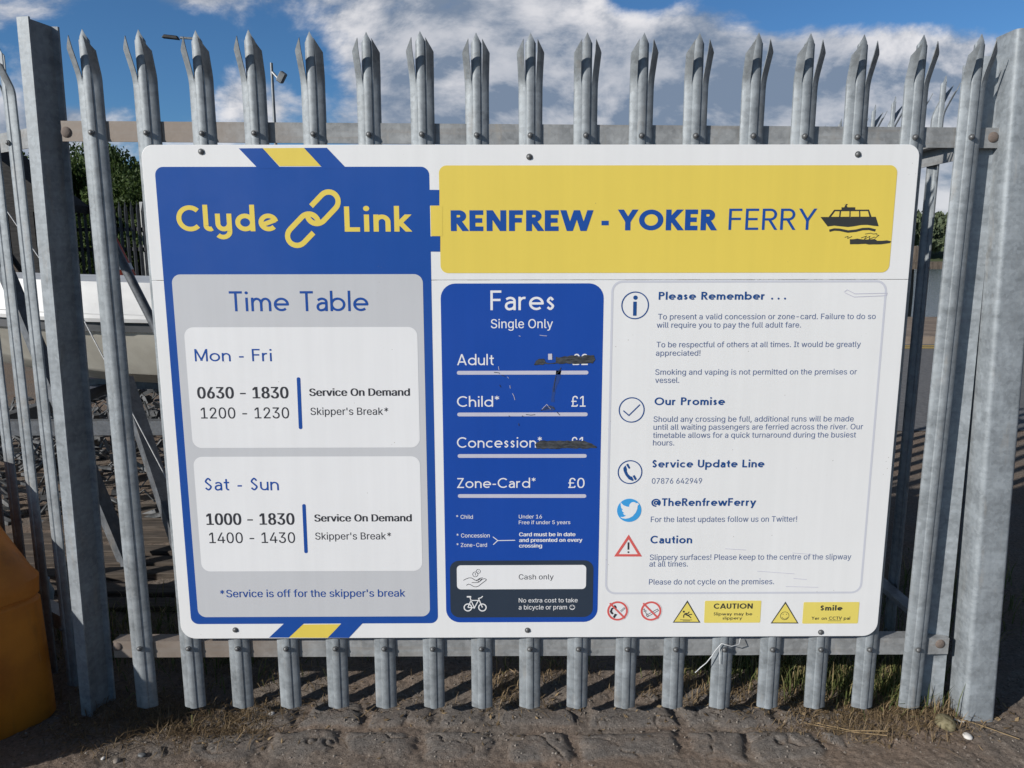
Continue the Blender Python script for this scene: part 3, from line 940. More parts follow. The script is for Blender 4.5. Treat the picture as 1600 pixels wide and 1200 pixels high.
 ('poly','notice_frame','telephone_icon','ink_blue',2,[[(0.2819,0.5997),(0.2881,0.6078),(0.2925,0.5966),(0.2927,0.5891),(0.2964,0.5806),(0.3036,0.5733),(0.309,0.5721),(0.3146,0.5602),(0.3108,0.5584),(0.2989,0.5642),(0.2889,0.577),(0.2827,0.5906)],[(0.2899,0.6096),(0.2956,0.6138),(0.303,0.5996),(0.299,0.5963)],[(0.3107,0.5745),(0.3165,0.5772),(0.3239,0.5641),(0.3181,0.5608)]]),
 ('disc','notice_frame','bird_icon','sky_blue',2,(0.3032,0.4649),0.0373,0.0),
 ('poly','notice_frame','bird_icon','white_print',3,[[(0.2761,0.491),(0.2846,0.4818),(0.2951,0.4772),(0.3028,0.4762),(0.3035,0.483),(0.3081,0.4894),(0.3145,0.4918),(0.3205,0.4906),(0.3244,0.4875),(0.3323,0.4896),(0.3286,0.4853),(0.3336,0.4853),(0.3287,0.4798),(0.3281,0.4699),(0.3237,0.4583),(0.3151,0.4469),(0.3049,0.4404),(0.293,0.438),(0.2826,0.4396),(0.276,0.4436),(0.2855,0.4436),(0.2943,0.4485),(0.2883,0.4501),(0.284,0.4559),(0.2894,0.4559),(0.2827,0.4609),(0.2802,0.4671),(0.285,0.4655),(0.2789,0.4726),(0.2769,0.4806)]]),
 ('stroke','notice_frame','warning_triangle','red',2,0.0076,True,[[(0.3035,0.3791),(0.3399,0.3187),(0.267,0.3191)]]),
 ('stroke','notice_frame','warning_triangle','dark_print',2,0.0054,False,[[(0.3035,0.3614),(0.3039,0.3374)]]),
 ('disc','notice_frame','warning_triangle','dark_print',2,(0.3041,0.3294),0.0029,0.0),
 ('stroke','notice_frame','scratch','lilac_print',2,0.0018,False,[[(0.9148,1.1292),(0.9224,1.1361),(0.9468,1.1244),(1.0406,1.1261),(1.039,1.1191),(0.9442,1.1152),(0.9177,1.127)]]),
 ('stroke','notice_frame','scratch','lilac_print',3,0.0014,False,[[(0.6038,0.3399),(0.6688,0.3353)],[(0.8139,0.3253),(0.8764,0.32),(0.9004,0.3143)],[(0.7079,0.2656),(0.8242,0.2562)],[(0.8,0.2143),(0.9015,0.2112)],[(0.8221,0.2412),(0.864,0.2372)]]),
 ('disc',None,'no_flames_sign','white_print',2,(0.275,0.1343),0.0348,0.0),
 ('disc','no_flames_sign','ring','red',3,(0.275,0.1343),0.0326,0.0062),
 ('stroke','no_flames_sign','slash','red',5,0.0054,False,[[(0.2498,0.1607),(0.2979,0.1103)]]),
 ('disc',None,'no_smoking_sign','white_print',2,(0.3803,0.1336),0.0348,0.0),
 ('disc','no_smoking_sign','ring','red',3,(0.3803,0.1336),0.0326,0.0062),
 ('stroke','no_smoking_sign','slash','red',5,0.0054,False,[[(0.3548,0.1601),(0.4034,0.1096)]]),
 ('poly','no_flames_sign','flame','dark_print',3,[[(0.2657,0.1554),(0.2707,0.1501),(0.2725,0.1431),(0.2659,0.1449),(0.2594,0.1397),(0.2579,0.1327),(0.263,0.1257),(0.2598,0.1222),(0.2538,0.1257),(0.2507,0.1327),(0.2544,0.1432),(0.2609,0.1467)],[(0.2663,0.1256),(0.2746,0.1221),(0.2698,0.1161),(0.2666,0.1098),(0.2606,0.1134),(0.2632,0.1186)]]),
 ('stroke','no_flames_sign','match','dark_print',3,0.0016,False,[[(0.2842,0.1343),(0.2954,0.1454),(0.2981,0.1426),(0.2866,0.1308)]]),
 ('stroke','no_smoking_sign','cigarette','dark_print',3,0.0018,False,[[(0.3668,0.1197),(0.4008,0.1405),(0.4036,0.1349),(0.3693,0.114),(0.3668,0.1197)],[(0.3718,0.1196),(0.3745,0.1154)]]),
 ('stroke','no_smoking_sign','smoke','dark_print',3,0.0016,False,[[(0.3548,0.1391),(0.3596,0.1408),(0.3582,0.132),(0.3648,0.1337),(0.3633,0.1267),(0.3683,0.1249),(0.3658,0.1197)],[(0.3614,0.1373),(0.3654,0.1344)]]),
 ('poly',None,'slip_warning','charcoal_print',2,[[(0.4936,0.1687),(0.5376,0.0934),(0.45,0.094)]]),
 ('poly','slip_warning','yellow_field','pale_yellow',3,[[(0.4938,0.1616),(0.5323,0.0967),(0.455,0.0972)]]),
 ('disc','slip_warning','slipping_figure','charcoal_print',4,(0.4835,0.1312),0.0033,0.0),
 ('stroke','slip_warning','slipping_figure','charcoal_print',4,0.0047,False,[[(0.487,0.1241),(0.4978,0.1181)]]),
 ('stroke','slip_warning','slipping_figure','charcoal_print',4,0.0031,False,[[(0.4978,0.1181),(0.503,0.1216),(0.5102,0.1222)],[(0.4978,0.1181),(0.5026,0.1145),(0.5074,0.1099)],[(0.4877,0.1252),(0.4839,0.1189),(0.4836,0.1111)],[(0.4886,0.1259),(0.4969,0.1251),(0.5006,0.1311)]]),
 ('stroke','slip_warning','slipping_figure','charcoal_print',4,0.0016,False,[[(0.4729,0.1042),(0.511,0.1032)],[(0.4813,0.1002),(0.5045,0.1001)]]),
 ('rect',None,'caution_label','pale_yellow',2,[0.549,0.0928,0.7261,0.1673],0.0036,0.0),
 ('poly',None,'smile_warning','charcoal_print',2,[[(0.8023,0.1635),(0.848,0.0895),(0.7599,0.0901)]]),
 ('poly','smile_warning','yellow_field','pale_yellow',3,[[(0.8026,0.1566),(0.8428,0.0928),(0.7651,0.0933)]]),
 ('disc','smile_warning','smiley','charcoal_print',4,(0.8026,0.1159),0.0141,0.0014),
 ('stroke','smile_warning','smiley','charcoal_print',4,0.0014,False,[[(0.7938,0.1116),(0.7982,0.1064),(0.8032,0.105),(0.8085,0.1063),(0.8122,0.1115)]]),
 ('disc','smile_warning','smiley','charcoal_print',4,(0.7973,0.1212),0.0014,0.0),
 ('disc','smile_warning','smiley','charcoal_print',4,(0.8076,0.1211),0.0014,0.0),
 ('rect',None,'smile_label','pale_yellow',2,[0.8598,0.0888,1.0358,0.1614],0.0036,0.0),
 ('stroke','smile_label','lettering','charcoal_print',3,0.0013,False,[[(0.9408,0.0984),(0.9818,0.0981)]]),
]
TEXTS = [
 ('blue_panel', 'lettering', 'yellow', 2, 'geo:.175', 'Clyde', -1.0147, -0.7249, 1.3053, 0.0728),
 ('blue_panel', 'lettering', 'yellow', 2, 'geo:.175', 'Link', -0.5352, -0.3414, 1.3039, 0.0705),
 ('timetable_card', 'heading', 'blue', 3, 'geo:.115', 'Time Table', -0.8793, -0.4751, 1.0764, 0.0582),
 ('hours_card.mf', 'heading', 'blue', 4, 'geo:.115', 'Mon - Fri', -0.9918, -0.7645, 0.929, 0.0368),
 ('hours_card.mf', 'lettering', 'dark_print', 4, 'bold', '0630 - 1830', -0.9909, -0.7229, 0.8175, 0.0346),
 ('hours_card.mf', 'lettering', 'dark_print', 4, 'grot', '1200 - 1230', -0.986, -0.723, 0.7564, 0.0336),
 ('hours_card.mf', 'lettering', 'dark_print', 4, 'bold', 'Service On Demand', -0.6585, -0.3612, 0.8245, 0.0222),
 ('hours_card.mf', 'lettering', 'dark_print', 4, 'grot', "Skipper's Break*", -0.6584, -0.4264, 0.7665, 0.0222),
 ('hours_card.ss', 'heading', 'blue', 4, 'geo:.115', 'Sat - Sun', -0.99, -0.7661, 0.5323, 0.0401),
 ('hours_card.ss', 'lettering', 'dark_print', 4, 'bold', '1000 - 1830', -0.9922, -0.7253, 0.4225, 0.0368),
 ('hours_card.ss', 'lettering', 'dark_print', 4, 'grot', '1400 - 1430', -0.9888, -0.7253, 0.3634, 0.0344),
 ('hours_card.ss', 'lettering', 'dark_print', 4, 'bold', 'Service On Demand', -0.6618, -0.3653, 0.4321, 0.0227),
 ('hours_card.ss', 'lettering', 'dark_print', 4, 'grot', "Skipper's Break*", -0.6626, -0.4293, 0.3738, 0.0227),
 ('timetable_card', 'lettering', 'blue', 4, 'grot', "*Service is off for the skipper's break", -0.9677, -0.3911, 0.1852, 0.0244),
 ('yellow_panel', 'lettering', 'blue', 3, 'geo:.222', 'RENFREW', -0.2309, 0.1777, 1.3052, 0.0582),
 ('yellow_panel', 'lettering', 'blue', 3, 'geo:.222', 'YOKER', 0.2474, 0.5343, 1.3066, 0.0584),
 ('yellow_panel', 'lettering', 'blue', 3, 'geo:.11', 'FERRY', 0.5669, 0.8193, 1.3075, 0.0598),
 ('fares_panel', 'heading', 'white_print', 2, 'geo:.115', 'Fares', -0.1187, 0.0677, 1.0784, 0.0572),
 ('fares_panel', 'lettering', 'white_print', 2, 'grot', 'Single Only', -0.1176, 0.0643, 1.0256, 0.0263),
 ('fares_panel', 'lettering', 'white_print', 2, 'geo:.115', 'Adult', -0.2184, -0.1097, 0.916, 0.0328),
 ('fares_panel', 'lettering', 'white_print', 2, 'grot', '£2', 0.1241, 0.1686, 0.9159, 0.0329),
 ('fares_panel', 'lettering', 'white_print', 2, 'geo:.115', 'Child*', -0.2203, -0.0941, 0.7902, 0.0324),
 ('fares_panel', 'lettering', 'white_print', 2, 'grot', '£1', 0.1219, 0.1641, 0.7898, 0.0326),
 ('fares_panel', 'lettering', 'white_print', 2, 'geo:.115', 'Concession*', -0.2222, 0.0341, 0.6641, 0.0327),
 ('fares_panel', 'lettering', 'white_print', 2, 'grot', '£1', 0.1221, 0.164, 0.6636, 0.0328),
 ('fares_panel', 'lettering', 'white_print', 2, 'geo:.115', 'Zone-Card*', -0.2241, 0.0159, 0.5378, 0.0313),
 ('fares_panel', 'lettering', 'white_print', 2, 'grot', '£0', 0.1157, 0.1647, 0.537, 0.0313),
 ('fares_panel', 'lettering', 'white_print', 2, 'grot', '* Child', -0.2279, -0.1767, 0.4394, 0.0123),
 ('fares_panel', 'lettering', 'white_print', 2, 'grot', '* Concession', -0.2275, -0.1253, 0.3789, 0.0129),
 ('fares_panel', 'lettering', 'white_print', 2, 'grot', '* Zone-Card', -0.2279, -0.134, 0.3483, 0.0125),
 ('fares_panel', 'lettering', 'white_print', 2, 'grot', 'Under 16', -0.0354, 0.0355, 0.4398, 0.0119),
 ('fares_panel', 'lettering', 'white_print', 2, 'grot', 'Free if under 5 years', -0.0354, 0.1228, 0.4213, 0.0117),
 ('fares_panel', 'lettering', 'white_print', 2, 'bold', 'Card must be in date', -0.0341, 0.1387, 0.3823, 0.0121),
 ('fares_panel', 'lettering', 'white_print', 2, 'bold', 'and presented on every', -0.0341, 0.1604, 0.3638, 0.012),
 ('fares_panel', 'lettering', 'white_print', 2, 'bold', 'crossing', -0.0341, 0.0359, 0.3456, 0.0121),
 ('payment_panel', 'lettering', 'dark_print', 4, 'light', 'Cash only', -0.0356, 0.0728, 0.2409, 0.017),
 ('payment_panel', 'lettering', 'white_print', 3, 'grot', 'No extra cost to take', -0.0356, 0.1488, 0.164, 0.0141),
 ('payment_panel', 'lettering', 'white_print', 3, 'grot', 'a bicycle or pram', -0.0356, 0.1158, 0.1405, 0.015),
 ('notice_frame', 'heading', 'ink_blue', 2, 'geo:.172', 'Please Remember', 0.3726, 0.6819, 1.108, 0.0229),
 ('notice_frame', 'heading', 'ink_blue', 2, 'geo:.172', 'Our Promise', 0.3703, 0.5812, 0.7939, 0.0237),
 ('notice_frame', 'heading', 'ink_blue', 2, 'geo:.172', 'Service Update Line', 0.3698, 0.7102, 0.6005, 0.0243),
 ('notice_frame', 'heading', 'ink_blue', 2, 'geo:.172', '@TheRenfrewFerry', 0.3705, 0.6917, 0.4784, 0.0248),
 ('notice_frame', 'heading', 'ink_blue', 2, 'geo:.172', 'Caution', 0.3713, 0.5002, 0.3574, 0.0253),
 ('notice_frame', 'paragraph', 'grey_ink', 2, 'light', 'To present a valid concession or zone-card. Failure to do so', 0.3725, 1.0127, 1.0507, 0.0162),
 ('notice_frame', 'paragraph', 'grey_ink', 2, 'light', 'will require you to pay the full adult fare.', 0.3695, 0.7944, 1.0261, 0.0162),
 ('notice_frame', 'paragraph', 'grey_ink', 2, 'light', 'To be respectful of others at all times. It would be greatly', 0.3705, 0.9752, 0.9682, 0.0164),
 ('notice_frame', 'paragraph', 'grey_ink', 2, 'light', 'appreciated!', 0.3696, 0.5013, 0.9431, 0.0164),
 ('notice_frame', 'paragraph', 'grey_ink', 2, 'light', 'Smoking and vaping is not permitted on the premises or', 0.3696, 0.97, 0.886, 0.0166),
 ('notice_frame', 'paragraph', 'grey_ink', 2, 'light', 'vessel.', 0.3703, 0.4417, 0.8616, 0.0167),
 ('notice_frame', 'paragraph', 'grey_ink', 2, 'light', 'Should any crossing be full, additional runs will be made', 0.3689, 0.9715, 0.7427, 0.017),
 ('notice_frame', 'paragraph', 'grey_ink', 2, 'light', 'until all waiting passengers are ferried across the river. Our', 0.3696, 1.0016, 0.7182, 0.017),
 ('notice_frame', 'paragraph', 'grey_ink', 2, 'light', 'timetable allows for a quick turnaround during the busiest', 0.3688, 0.9825, 0.6931, 0.0171),
 ('notice_frame', 'paragraph', 'grey_ink', 2, 'light', 'hours.', 0.3696, 0.4338, 0.6696, 0.0171),
 ('notice_frame', 'paragraph', 'grey_ink', 2, 'light', '07876 642949', 0.3698, 0.5228, 0.5497, 0.0174),
 ('notice_frame', 'paragraph', 'grey_ink', 2, 'light', 'For the latest updates follow us on Twitter!', 0.3705, 0.8212, 0.4268, 0.0178),
 ('notice_frame', 'paragraph', 'grey_ink', 2, 'light', 'Slippery surfaces! Please keep to the centre of the slipway', 0.3711, 0.998, 0.3031, 0.0182),
 ('notice_frame', 'paragraph', 'grey_ink', 2, 'light', 'at all times.', 0.3703, 0.4903, 0.2814, 0.0181),
 ('notice_frame', 'paragraph', 'grey_ink', 2, 'light', 'Please do not cycle on the premises.', 0.371, 0.7626, 0.222, 0.0183),
 ('caution_label', 'lettering', 'charcoal_print', 3, 'geo:.19', 'CAUTION', 0.5772, 0.7001, 0.1404, 0.0177),
 ('caution_label', 'lettering', 'charcoal_print', 3, 'geo:.14', 'Slipway may be', 0.5782, 0.6996, 0.1179, 0.0104),
 ('caution_label', 'lettering', 'charcoal_print', 3, 'geo:.14', 'slippery', 0.6068, 0.6681, 0.104, 0.01),
 ('smile_label', 'lettering', 'charcoal_print', 3, 'geo:.2', 'Smile', 0.9138, 0.9837, 0.133, 0.0176),
 ('smile_label', 'lettering', 'charcoal_print', 3, 'geo:.15', 'Yer on CCTV pal', 0.8881, 1.0098, 0.1018, 0.0108),
]
SCREWS = [(-0.9305, 1.5251), (-0.0061, 1.5106), (0.9247, 1.5169), (-0.9285, 0.075), (-0.008, 0.0701), (0.9209, 0.0595)]

BOARD_Y = -0.0098
STEP = 0.00035
ORIGIN = (0.0, -0.0065, 0.045)
sign = empty('information_board', ORIGIN, 0, 'large white ferry information board with blue and yellow panels fixed to the palisade fence', 'sign')
INV = Matrix.Translation(-Vector(ORIGIN))


def arc2(cx, cy, rx, ry, a0, a1, n=14):
    return [(cx + rx * math.cos(R(a0 + (a1 - a0) * i / n)), cy + ry * math.sin(R(a0 + (a1 - a0) * i / n))) for i in range(n + 1)]


def strip(pts, wd, closed=False):
    """ribbon of constant width along a centre line, as quads"""
    n = len(pts)
    off = []
    for i in range(n):
        if closed:
            p0, p2 = pts[i - 1], pts[(i + 1) % n]
        else:
            p0, p2 = pts[max(i - 1, 0)], pts[min(i + 1, n - 1)]
        p1 = pts[i]
        d1 = Vector((p1[0] - p0[0], p1[1] - p0[1]))
        d2_ = Vector((p2[0] - p1[0], p2[1] - p1[1]))
        if d1.length < 1e-9:
            d1 = d2_
        if d2_.length < 1e-9:
            d2_ = d1
        d1.normalize()
        d2_.normalize()
        n1, n2 = Vector((-d1.y, d1.x)), Vector((-d2_.y, d2_.x))
        q = n1 + n2
        if q.length < 1e-6:
            q = n1
        q.normalize()
        c = max(0.35, q.dot(n1))
        off.append(q * (wd / 2 / c))
    qs = []
    for i in range(n if closed else n - 1):
        j = (i + 1) % n
        a, b = Vector(pts[i]), Vector(pts[j])
        qs.append([tuple(a - off[i]), tuple(b - off[j]), tuple(b + off[j]), tuple(a + off[i])])
    return qs


def clip_y(poly, lo, hi):
    for lim, sgn in ((lo, 1), (hi, -1)):
        out = []
        for i in range(len(poly)):
            a, b = poly[i - 1], poly[i]
            ia, ib = (a[1] - lim) * sgn >= 0, (b[1] - lim) * sgn >= 0
            if ia != ib:
                t = (lim - a[1]) / (b[1] - a[1])
                out.append((a[0] + (b[0] - a[0]) * t, lim))
            if ib:
                out.append(b)
        poly = out
        if len(poly) < 3:
            return []
    return poly


def spline(pts, n=7):
    out = []
    for i in range(len(pts) - 1):
        p0, p1, p2, p3 = pts[max(i - 1, 0)], pts[i], pts[i + 1], pts[min(i + 2, len(pts) - 1)]
        for k in range(n):
            t = k / n
            out.append(tuple(0.5 * (2 * p1[c] + (p2[c] - p0[c]) * t + (2 * p0[c] - 5 * p1[c] + 4 * p2[c] - p3[c]) * t * t + (3 * p1[c] - p0[c] - 3 * p2[c] + p3[c]) * t ** 3) for c in (0, 1)))
    out.append(pts[-1])
    return out


XH, ASC, DESC = 0.68, 1.02, -0.30


def glyph(ch, wd):
    """monoline geometric sans: returns advance and strokes (points, closed, clip)"""
    h = wd / 2
    big = abs(wd - 0.175) < 1e-6                      # the round display lettering of the name
    rx, ry = 0.35, XH / 2
    S = []

    def s(pts, closed=False, clip=None):
        S.append((pts, closed, clip))

    def dot(x, y, r):
        S.append((arc2(x, y, r, r, 0, 336, 14), 'fill', None))

    def stem(x, y0, y1):
        s([(x, y0), (x, y1)])

    def diag(p, q, lo, hi, e0=1):
        d = Vector((q[0] - p[0], q[1] - p[1])).normalized() * wd
        s([(p[0] - d.x * e0, p[1] - d.y * e0), (q[0] + d.x, q[1] + d.y)], False, (lo, hi))

    def arch(x0, wdt, top=XH):
        r = min(0.30, wdt / 2)
        s([(x0 + h, top - 0.34)] + arc2(x0 + wdt / 2, top - 0.30, wdt / 2 - h, 0.30 - h, 180, 0) + [(x0 + wdt - h, 0)])
    if ch == ' ':
        return 0.30, S
    if ch == '-':
        s([(0.02, 0.36), (0.32, 0.36)])
        return 0.34, S
    if ch == '*':
        for a in (90, 30, 150):
            c, d = 0.19 * math.cos(R(a)), 0.19 * math.sin(R(a))
            s([(0.18 - c, 0.84 - d), (0.18 + c, 0.84 + d)])
        return 0.36, S
    if ch == 'o':
        s(arc2(rx, ry, rx - h, ry - h, 0, 345, 23), True)
        return 0.70, S
    if ch == 'c':
        s(arc2(rx, ry, rx - h, ry - h, 48, 312, 20))
        return 0.60, S
    if ch == 'e':
        if big:
            s([(rx - (rx - h) * 0.9, ry - 0.10), (rx + (rx - h) * 0.98, ry + 0.10)])
            s(arc2(rx, ry, rx - h, ry - h, 8, 318, 24))
        else:
            s([(h, ry), (2 * rx - h * .4, ry)])
            s(arc2(rx, ry, rx - h, ry - h, -6, 0, 2)[:1] + arc2(rx, ry, rx - h, ry - h, 0, 312, 24))
        return 0.68, S
    if ch == 'a':
        s([(0.09, XH - 0.13)] + arc2(0.28, XH - 0.22, 0.26 - h, 0.22 - h, 125, 0, 10) + [(0.54 - h, 0)])
        s([(0.54 - h, 0.40)] + [(0.27, 0.40)] + arc2(0.23, 0.21, 0.21 - h, 0.20 - h * .6, 100, 270, 10) + arc2(0.27, 0.26, 0.27 - h, 0.26 - h, 280, 350, 6))
        return 0.54, S
    if ch == 'b':
        stem(h, 0, ASC)
        s(arc2(rx, ry, rx - h, ry - h, 0, 345, 23), True)
        return 0.70, S
    if ch == 'd':
        s(arc2(rx, ry, rx - h, ry - h, 0, 345, 23), True)
        stem(2 * rx - h, 0, ASC)
        return 0.70, S
    if ch == 'f':
        s([(0.12 + h, 0)] + [(0.12 + h, 0.80)] + arc2(0.12 + 0.22, 0.80, 0.22 - h, 0.22 - h, 180, 80, 8))
        s([(0, XH - h), (0.36, XH - h)])
        return 0.36, S
    if ch == 'h':
        stem(h, 0, ASC)
        arch(0, 0.58)
        return 0.58, S
    if ch == 'n':
        stem(h, 0, XH)
        arch(0, 0.58)
        return 0.58, S
    if ch == 'm':
        stem(h, 0, XH)
        arch(0, 0.52)
        arch(0.52 - wd, 0.52)
        return 1.04 - wd, S
    if ch == 'i':
        stem(h + 0.02, 0, XH)
        dot(h + 0.02, 0.92, max(0.075, wd * 0.60))
        return wd + 0.04, S
    if ch == 'k':
        stem(h, 0, ASC)
        diag((h, 0.24), (0.46, XH - .02), 0.0, XH, 0)
        diag((0.18, 0.38), (0.48, 0.02), 0.0, XH, 0)
        return 0.55, S
    if ch == 'l':
        if big:
            s([(h, ASC), (h, 0.22)] + arc2(h + 0.15, 0.22, 0.15, 0.22 - h, 180, 275, 8) + [(h + 0.22, h + 0.03)])
            return 0.30, S
        stem(h, 0, ASC)
        return wd, S
    if ch == 'p':
        stem(h, DESC, XH)
        s(arc2(rx, ry, rx - h, ry - h, 0, 345, 23), True)
        return 0.70, S
    if ch == 'r':
        stem(h, 0, XH)
        s([(h, XH - 0.34)] + arc2(0.28, XH - 0.28, 0.28 - h, 0.28 - h, 180, 75, 10))
        return 0.38, S
    if ch in 'sS':
        H_ = 1.0 if ch == 'S' else XH
        W_ = 0.56 if ch == 'S' else 0.42
        P_ = [(.90, .80), (.52, 1), (.12, .74), (.5, .51), (.90, .26), (.50, 0), (.06, .17)]
        s(spline([(h + (W_ - wd) * a, h + (H_ - wd) * b) for a, b in P_]))
        return W_, S
    if ch == 't':
        s([(0.12 + h, 0.90), (0.12 + h, 0.20)] + arc2(0.12 + 0.20, 0.20, 0.20 - h, 0.20 - h, 180, 280, 8))
        s([(0, XH - h), (0.37, XH - h)])
        return 0.37, S
    if ch == 'u':
        stem(0.58 - h, 0, XH)
        s([(h, XH)] + arc2(0.29, 0.30, 0.29 - h, 0.30 - h, 180, 360) + [(0.58 - h, 0.34)])
        return 0.58, S
    if ch == 'v':
        diag((0.04, XH), (0.29, 0), 0, XH)
        diag((0.54, XH), (0.29, 0), 0, XH)
        return 0.58, S
    if ch == 'w':
        for a, b in ((0.05, 0.27), (0.48, 0.27), (0.48, 0.70), (0.92, 0.70)):
            diag((a, XH), (b, 0), 0, XH)
        return 0.97, S
    if ch == 'y':
        if big:
            s([(h, XH)] + arc2(0.29, 0.30, 0.29 - h, 0.30 - h, 180, 358) + [(0.58 - h, 0.30)])
            s([(0.58 - h, XH), (0.58 - h, 0.0)] + arc2(0.58 - h - 0.24, 0.0, 0.24, 0.31 - h, 0, -140, 14))
            return 0.58, S
        diag((0.05, XH), (0.30, 0.03), 0, XH)
        diag((0.54, XH), (0.16, DESC), DESC, XH)
        return 0.59, S
    # capitals
    if ch == 'A':
        diag((0.04, 0), (0.38, 1), 0, 1)
        diag((0.72, 0), (0.38, 1), 0, 1)
        s([(0.16, 0.29), (0.60, 0.29)])
        return 0.76, S
    if ch == 'C':
        s(arc2(0.48, 0.5, 0.48 - h, 0.5 - h, 45, 315, 26))
        return 0.82, S
    if ch == 'D':
        s([(h, h), (0.28, h)] + arc2(0.28, 0.5, 0.46 - h, 0.5 - h, -88, 88, 16) + [(h, 1 - h)], True)
        return 0.74, S
    if ch in 'EF':
        stem(h, 0, 1)
        for y in ((1 - h, 0.52) if ch == 'F' else (1 - h, 0.51, h)):
            s([(h, y), (0.52 if y != 0.51 and y != 0.52 else 0.48, y)])
        return 0.54, S
    if ch == 'I':
        stem(h, 0, 1)
        return wd, S
    if ch == 'K':
        stem(h, 0, 1)
        diag((h, 0.40), (0.58, 1), 0, 1, 0)
        diag((0.24, 0.56), (0.62, 0), 0, 1, 0)
        return 0.68, S
    if ch == 'L':
        s([(h, 1), (h, h), (0.52, h)])
        return 0.52, S
    if ch == 'M':
        stem(h, 0, 1)
        stem(0.86 - h, 0, 1)
        diag((h, 1), (0.43, 0.12), 0.05, 1)
        diag((0.86 - h, 1), (0.43, 0.12), 0.05, 1)
        return 0.86, S
    if ch == 'N':
        stem(h, 0, 1)
        stem(0.74 - h, 0, 1)
        diag((h, 1), (0.74 - h, 0), 0, 1)
        return 0.74, S
    if ch == 'O':
        s(arc2(0.50, 0.5, 0.50 - h, 0.5 - h, 0, 348, 29), True)
        return 1.0, S
    if ch in 'PR':
        stem(h, 0, 1)
        s([(h, 1 - h), (0.32, 1 - h)] + arc2(0.32, 0.72, 0.26 - h, 0.28 - h, 88, -88, 12) + [(h, 0.44 + h)])
        if ch == 'R':
            diag((0.30, 0.46), (0.56, 0), 0, 0.46)
        return 0.60 if ch == 'R' else 0.58, S
    if ch == 'T':
        stem(0.30, 0, 1)
        s([(0, 1 - h), (0.60, 1 - h)])
        return 0.60, S
    if ch == 'U':
        s([(h, 1)] + arc2(0.34, 0.34, 0.34 - h, 0.34 - h, 180, 360) + [(0.68 - h, 1)])
        return 0.68, S
    if ch in 'VY':
        if ch == 'V':
            diag((0.04, 1), (0.36, 0), 0, 1)
            diag((0.68, 1), (0.36, 0), 0, 1)
            return 0.72, S
        stem(0.35, 0, 0.46)
        diag((0.05, 1), (0.35, 0.44), 0.42, 1)
        diag((0.65, 1), (0.35, 0.44), 0.42, 1)
        return 0.70, S
    if ch == 'W':
        for a, b in ((0.05, 0.30), (0.56, 0.30), (0.56, 0.82), (1.07, 0.82)):
            diag((a, 1), (b, 0), 0, 1)
        return 1.12, S
    if ch == 'Z':
        s([(0.02, 1 - h), (0.58, 1 - h)])
        diag((0.58 - h, 1 - h), (0.02 + h, h), 0.0, 1, 0)
        s([(0.0, h), (0.60, h)])
        return 0.60, S
    if ch == '@':
        s(arc2(0.52, 0.42, 0.52 - h, 0.52 - h, -50, 275, 26))
        s(arc2(0.52, 0.42, 0.22 - h * .5, 0.23 - h * .5, 0, 340, 17), True)
        s([(0.76, 0.64), (0.74, 0.26), (0.92, 0.24)])
        return 1.04, S
    raise ValueError(ch)


def geo_polys(txt, wd):
    x, out = 0.0, []
    gap = 0.125 if wd < 0.2 else 0.105
    for ch in txt:
        adv, S = glyph(ch, wd * (0.6 if ch == '*' else 1))
        for pts, closed, clip in S:
            pts = [(p[0] + x, p[1]) for p in pts]
            if closed == 'fill':
                out.append([pts])
                continue
            qs = strip(pts, wd * (0.6 if ch == '*' else 1), closed)
            if clip:
                qs = [c for c in (clip_y(q, *clip) for q in qs) if len(c) > 2]
            out.append(qs)
        x += adv + gap
    return out


FONT_DIR = bpy.utils.system_resource('DATAFILES', path='fonts')
try:
    GROT = bpy.data.fonts.load(os.path.join(FONT_DIR, 'Inter.woff2'))
except Exception:
    GROT = None
CAP_CACHE = {}


def font_outline(txt, res=3):
    """outline loops of a line of type"""
    cu = bpy.data.curves.new('lettering', 'FONT')
    cu.body = txt
    if GROT:
        cu.font = GROT
    ob = bpy.data.objects.new('lettering', cu)
    COL.objects.link(ob)
    bpy.context.view_layer.update()
    cc = ob.to_curve(bpy.context.evaluated_depsgraph_get())
    loops = []
    for sp in cc.splines:
        bp = sp.bezier_points
        n_, pts = len(bp), []
        for i in range(n_):
            a, b = bp[i], bp[(i + 1) % n_]
            d = b.co - a.co
            if (a.handle_right - a.co).cross(d).length < 1e-6 and (b.handle_left - b.co).cross(d).length < 1e-6:
                pts.append(a.co.copy())
            else:
                pts += interpolate_bezier(a.co, a.handle_right, b.handle_left, b.co, res + 1)[:-1]
        q = []
        for p in pts:
            if not q or (p - q[-1]).length > 1e-5:
                q.append(p)
        if len(q) > 2:
            if (q[0] - q[-1]).length < 1e-5:
                q.pop()
            loops.append([(p.x, p.y) for p in q])
    ob.to_curve_clear()
    bpy.data.objects.remove(ob)
    bpy.data.curves.remove(cu)
    return loops


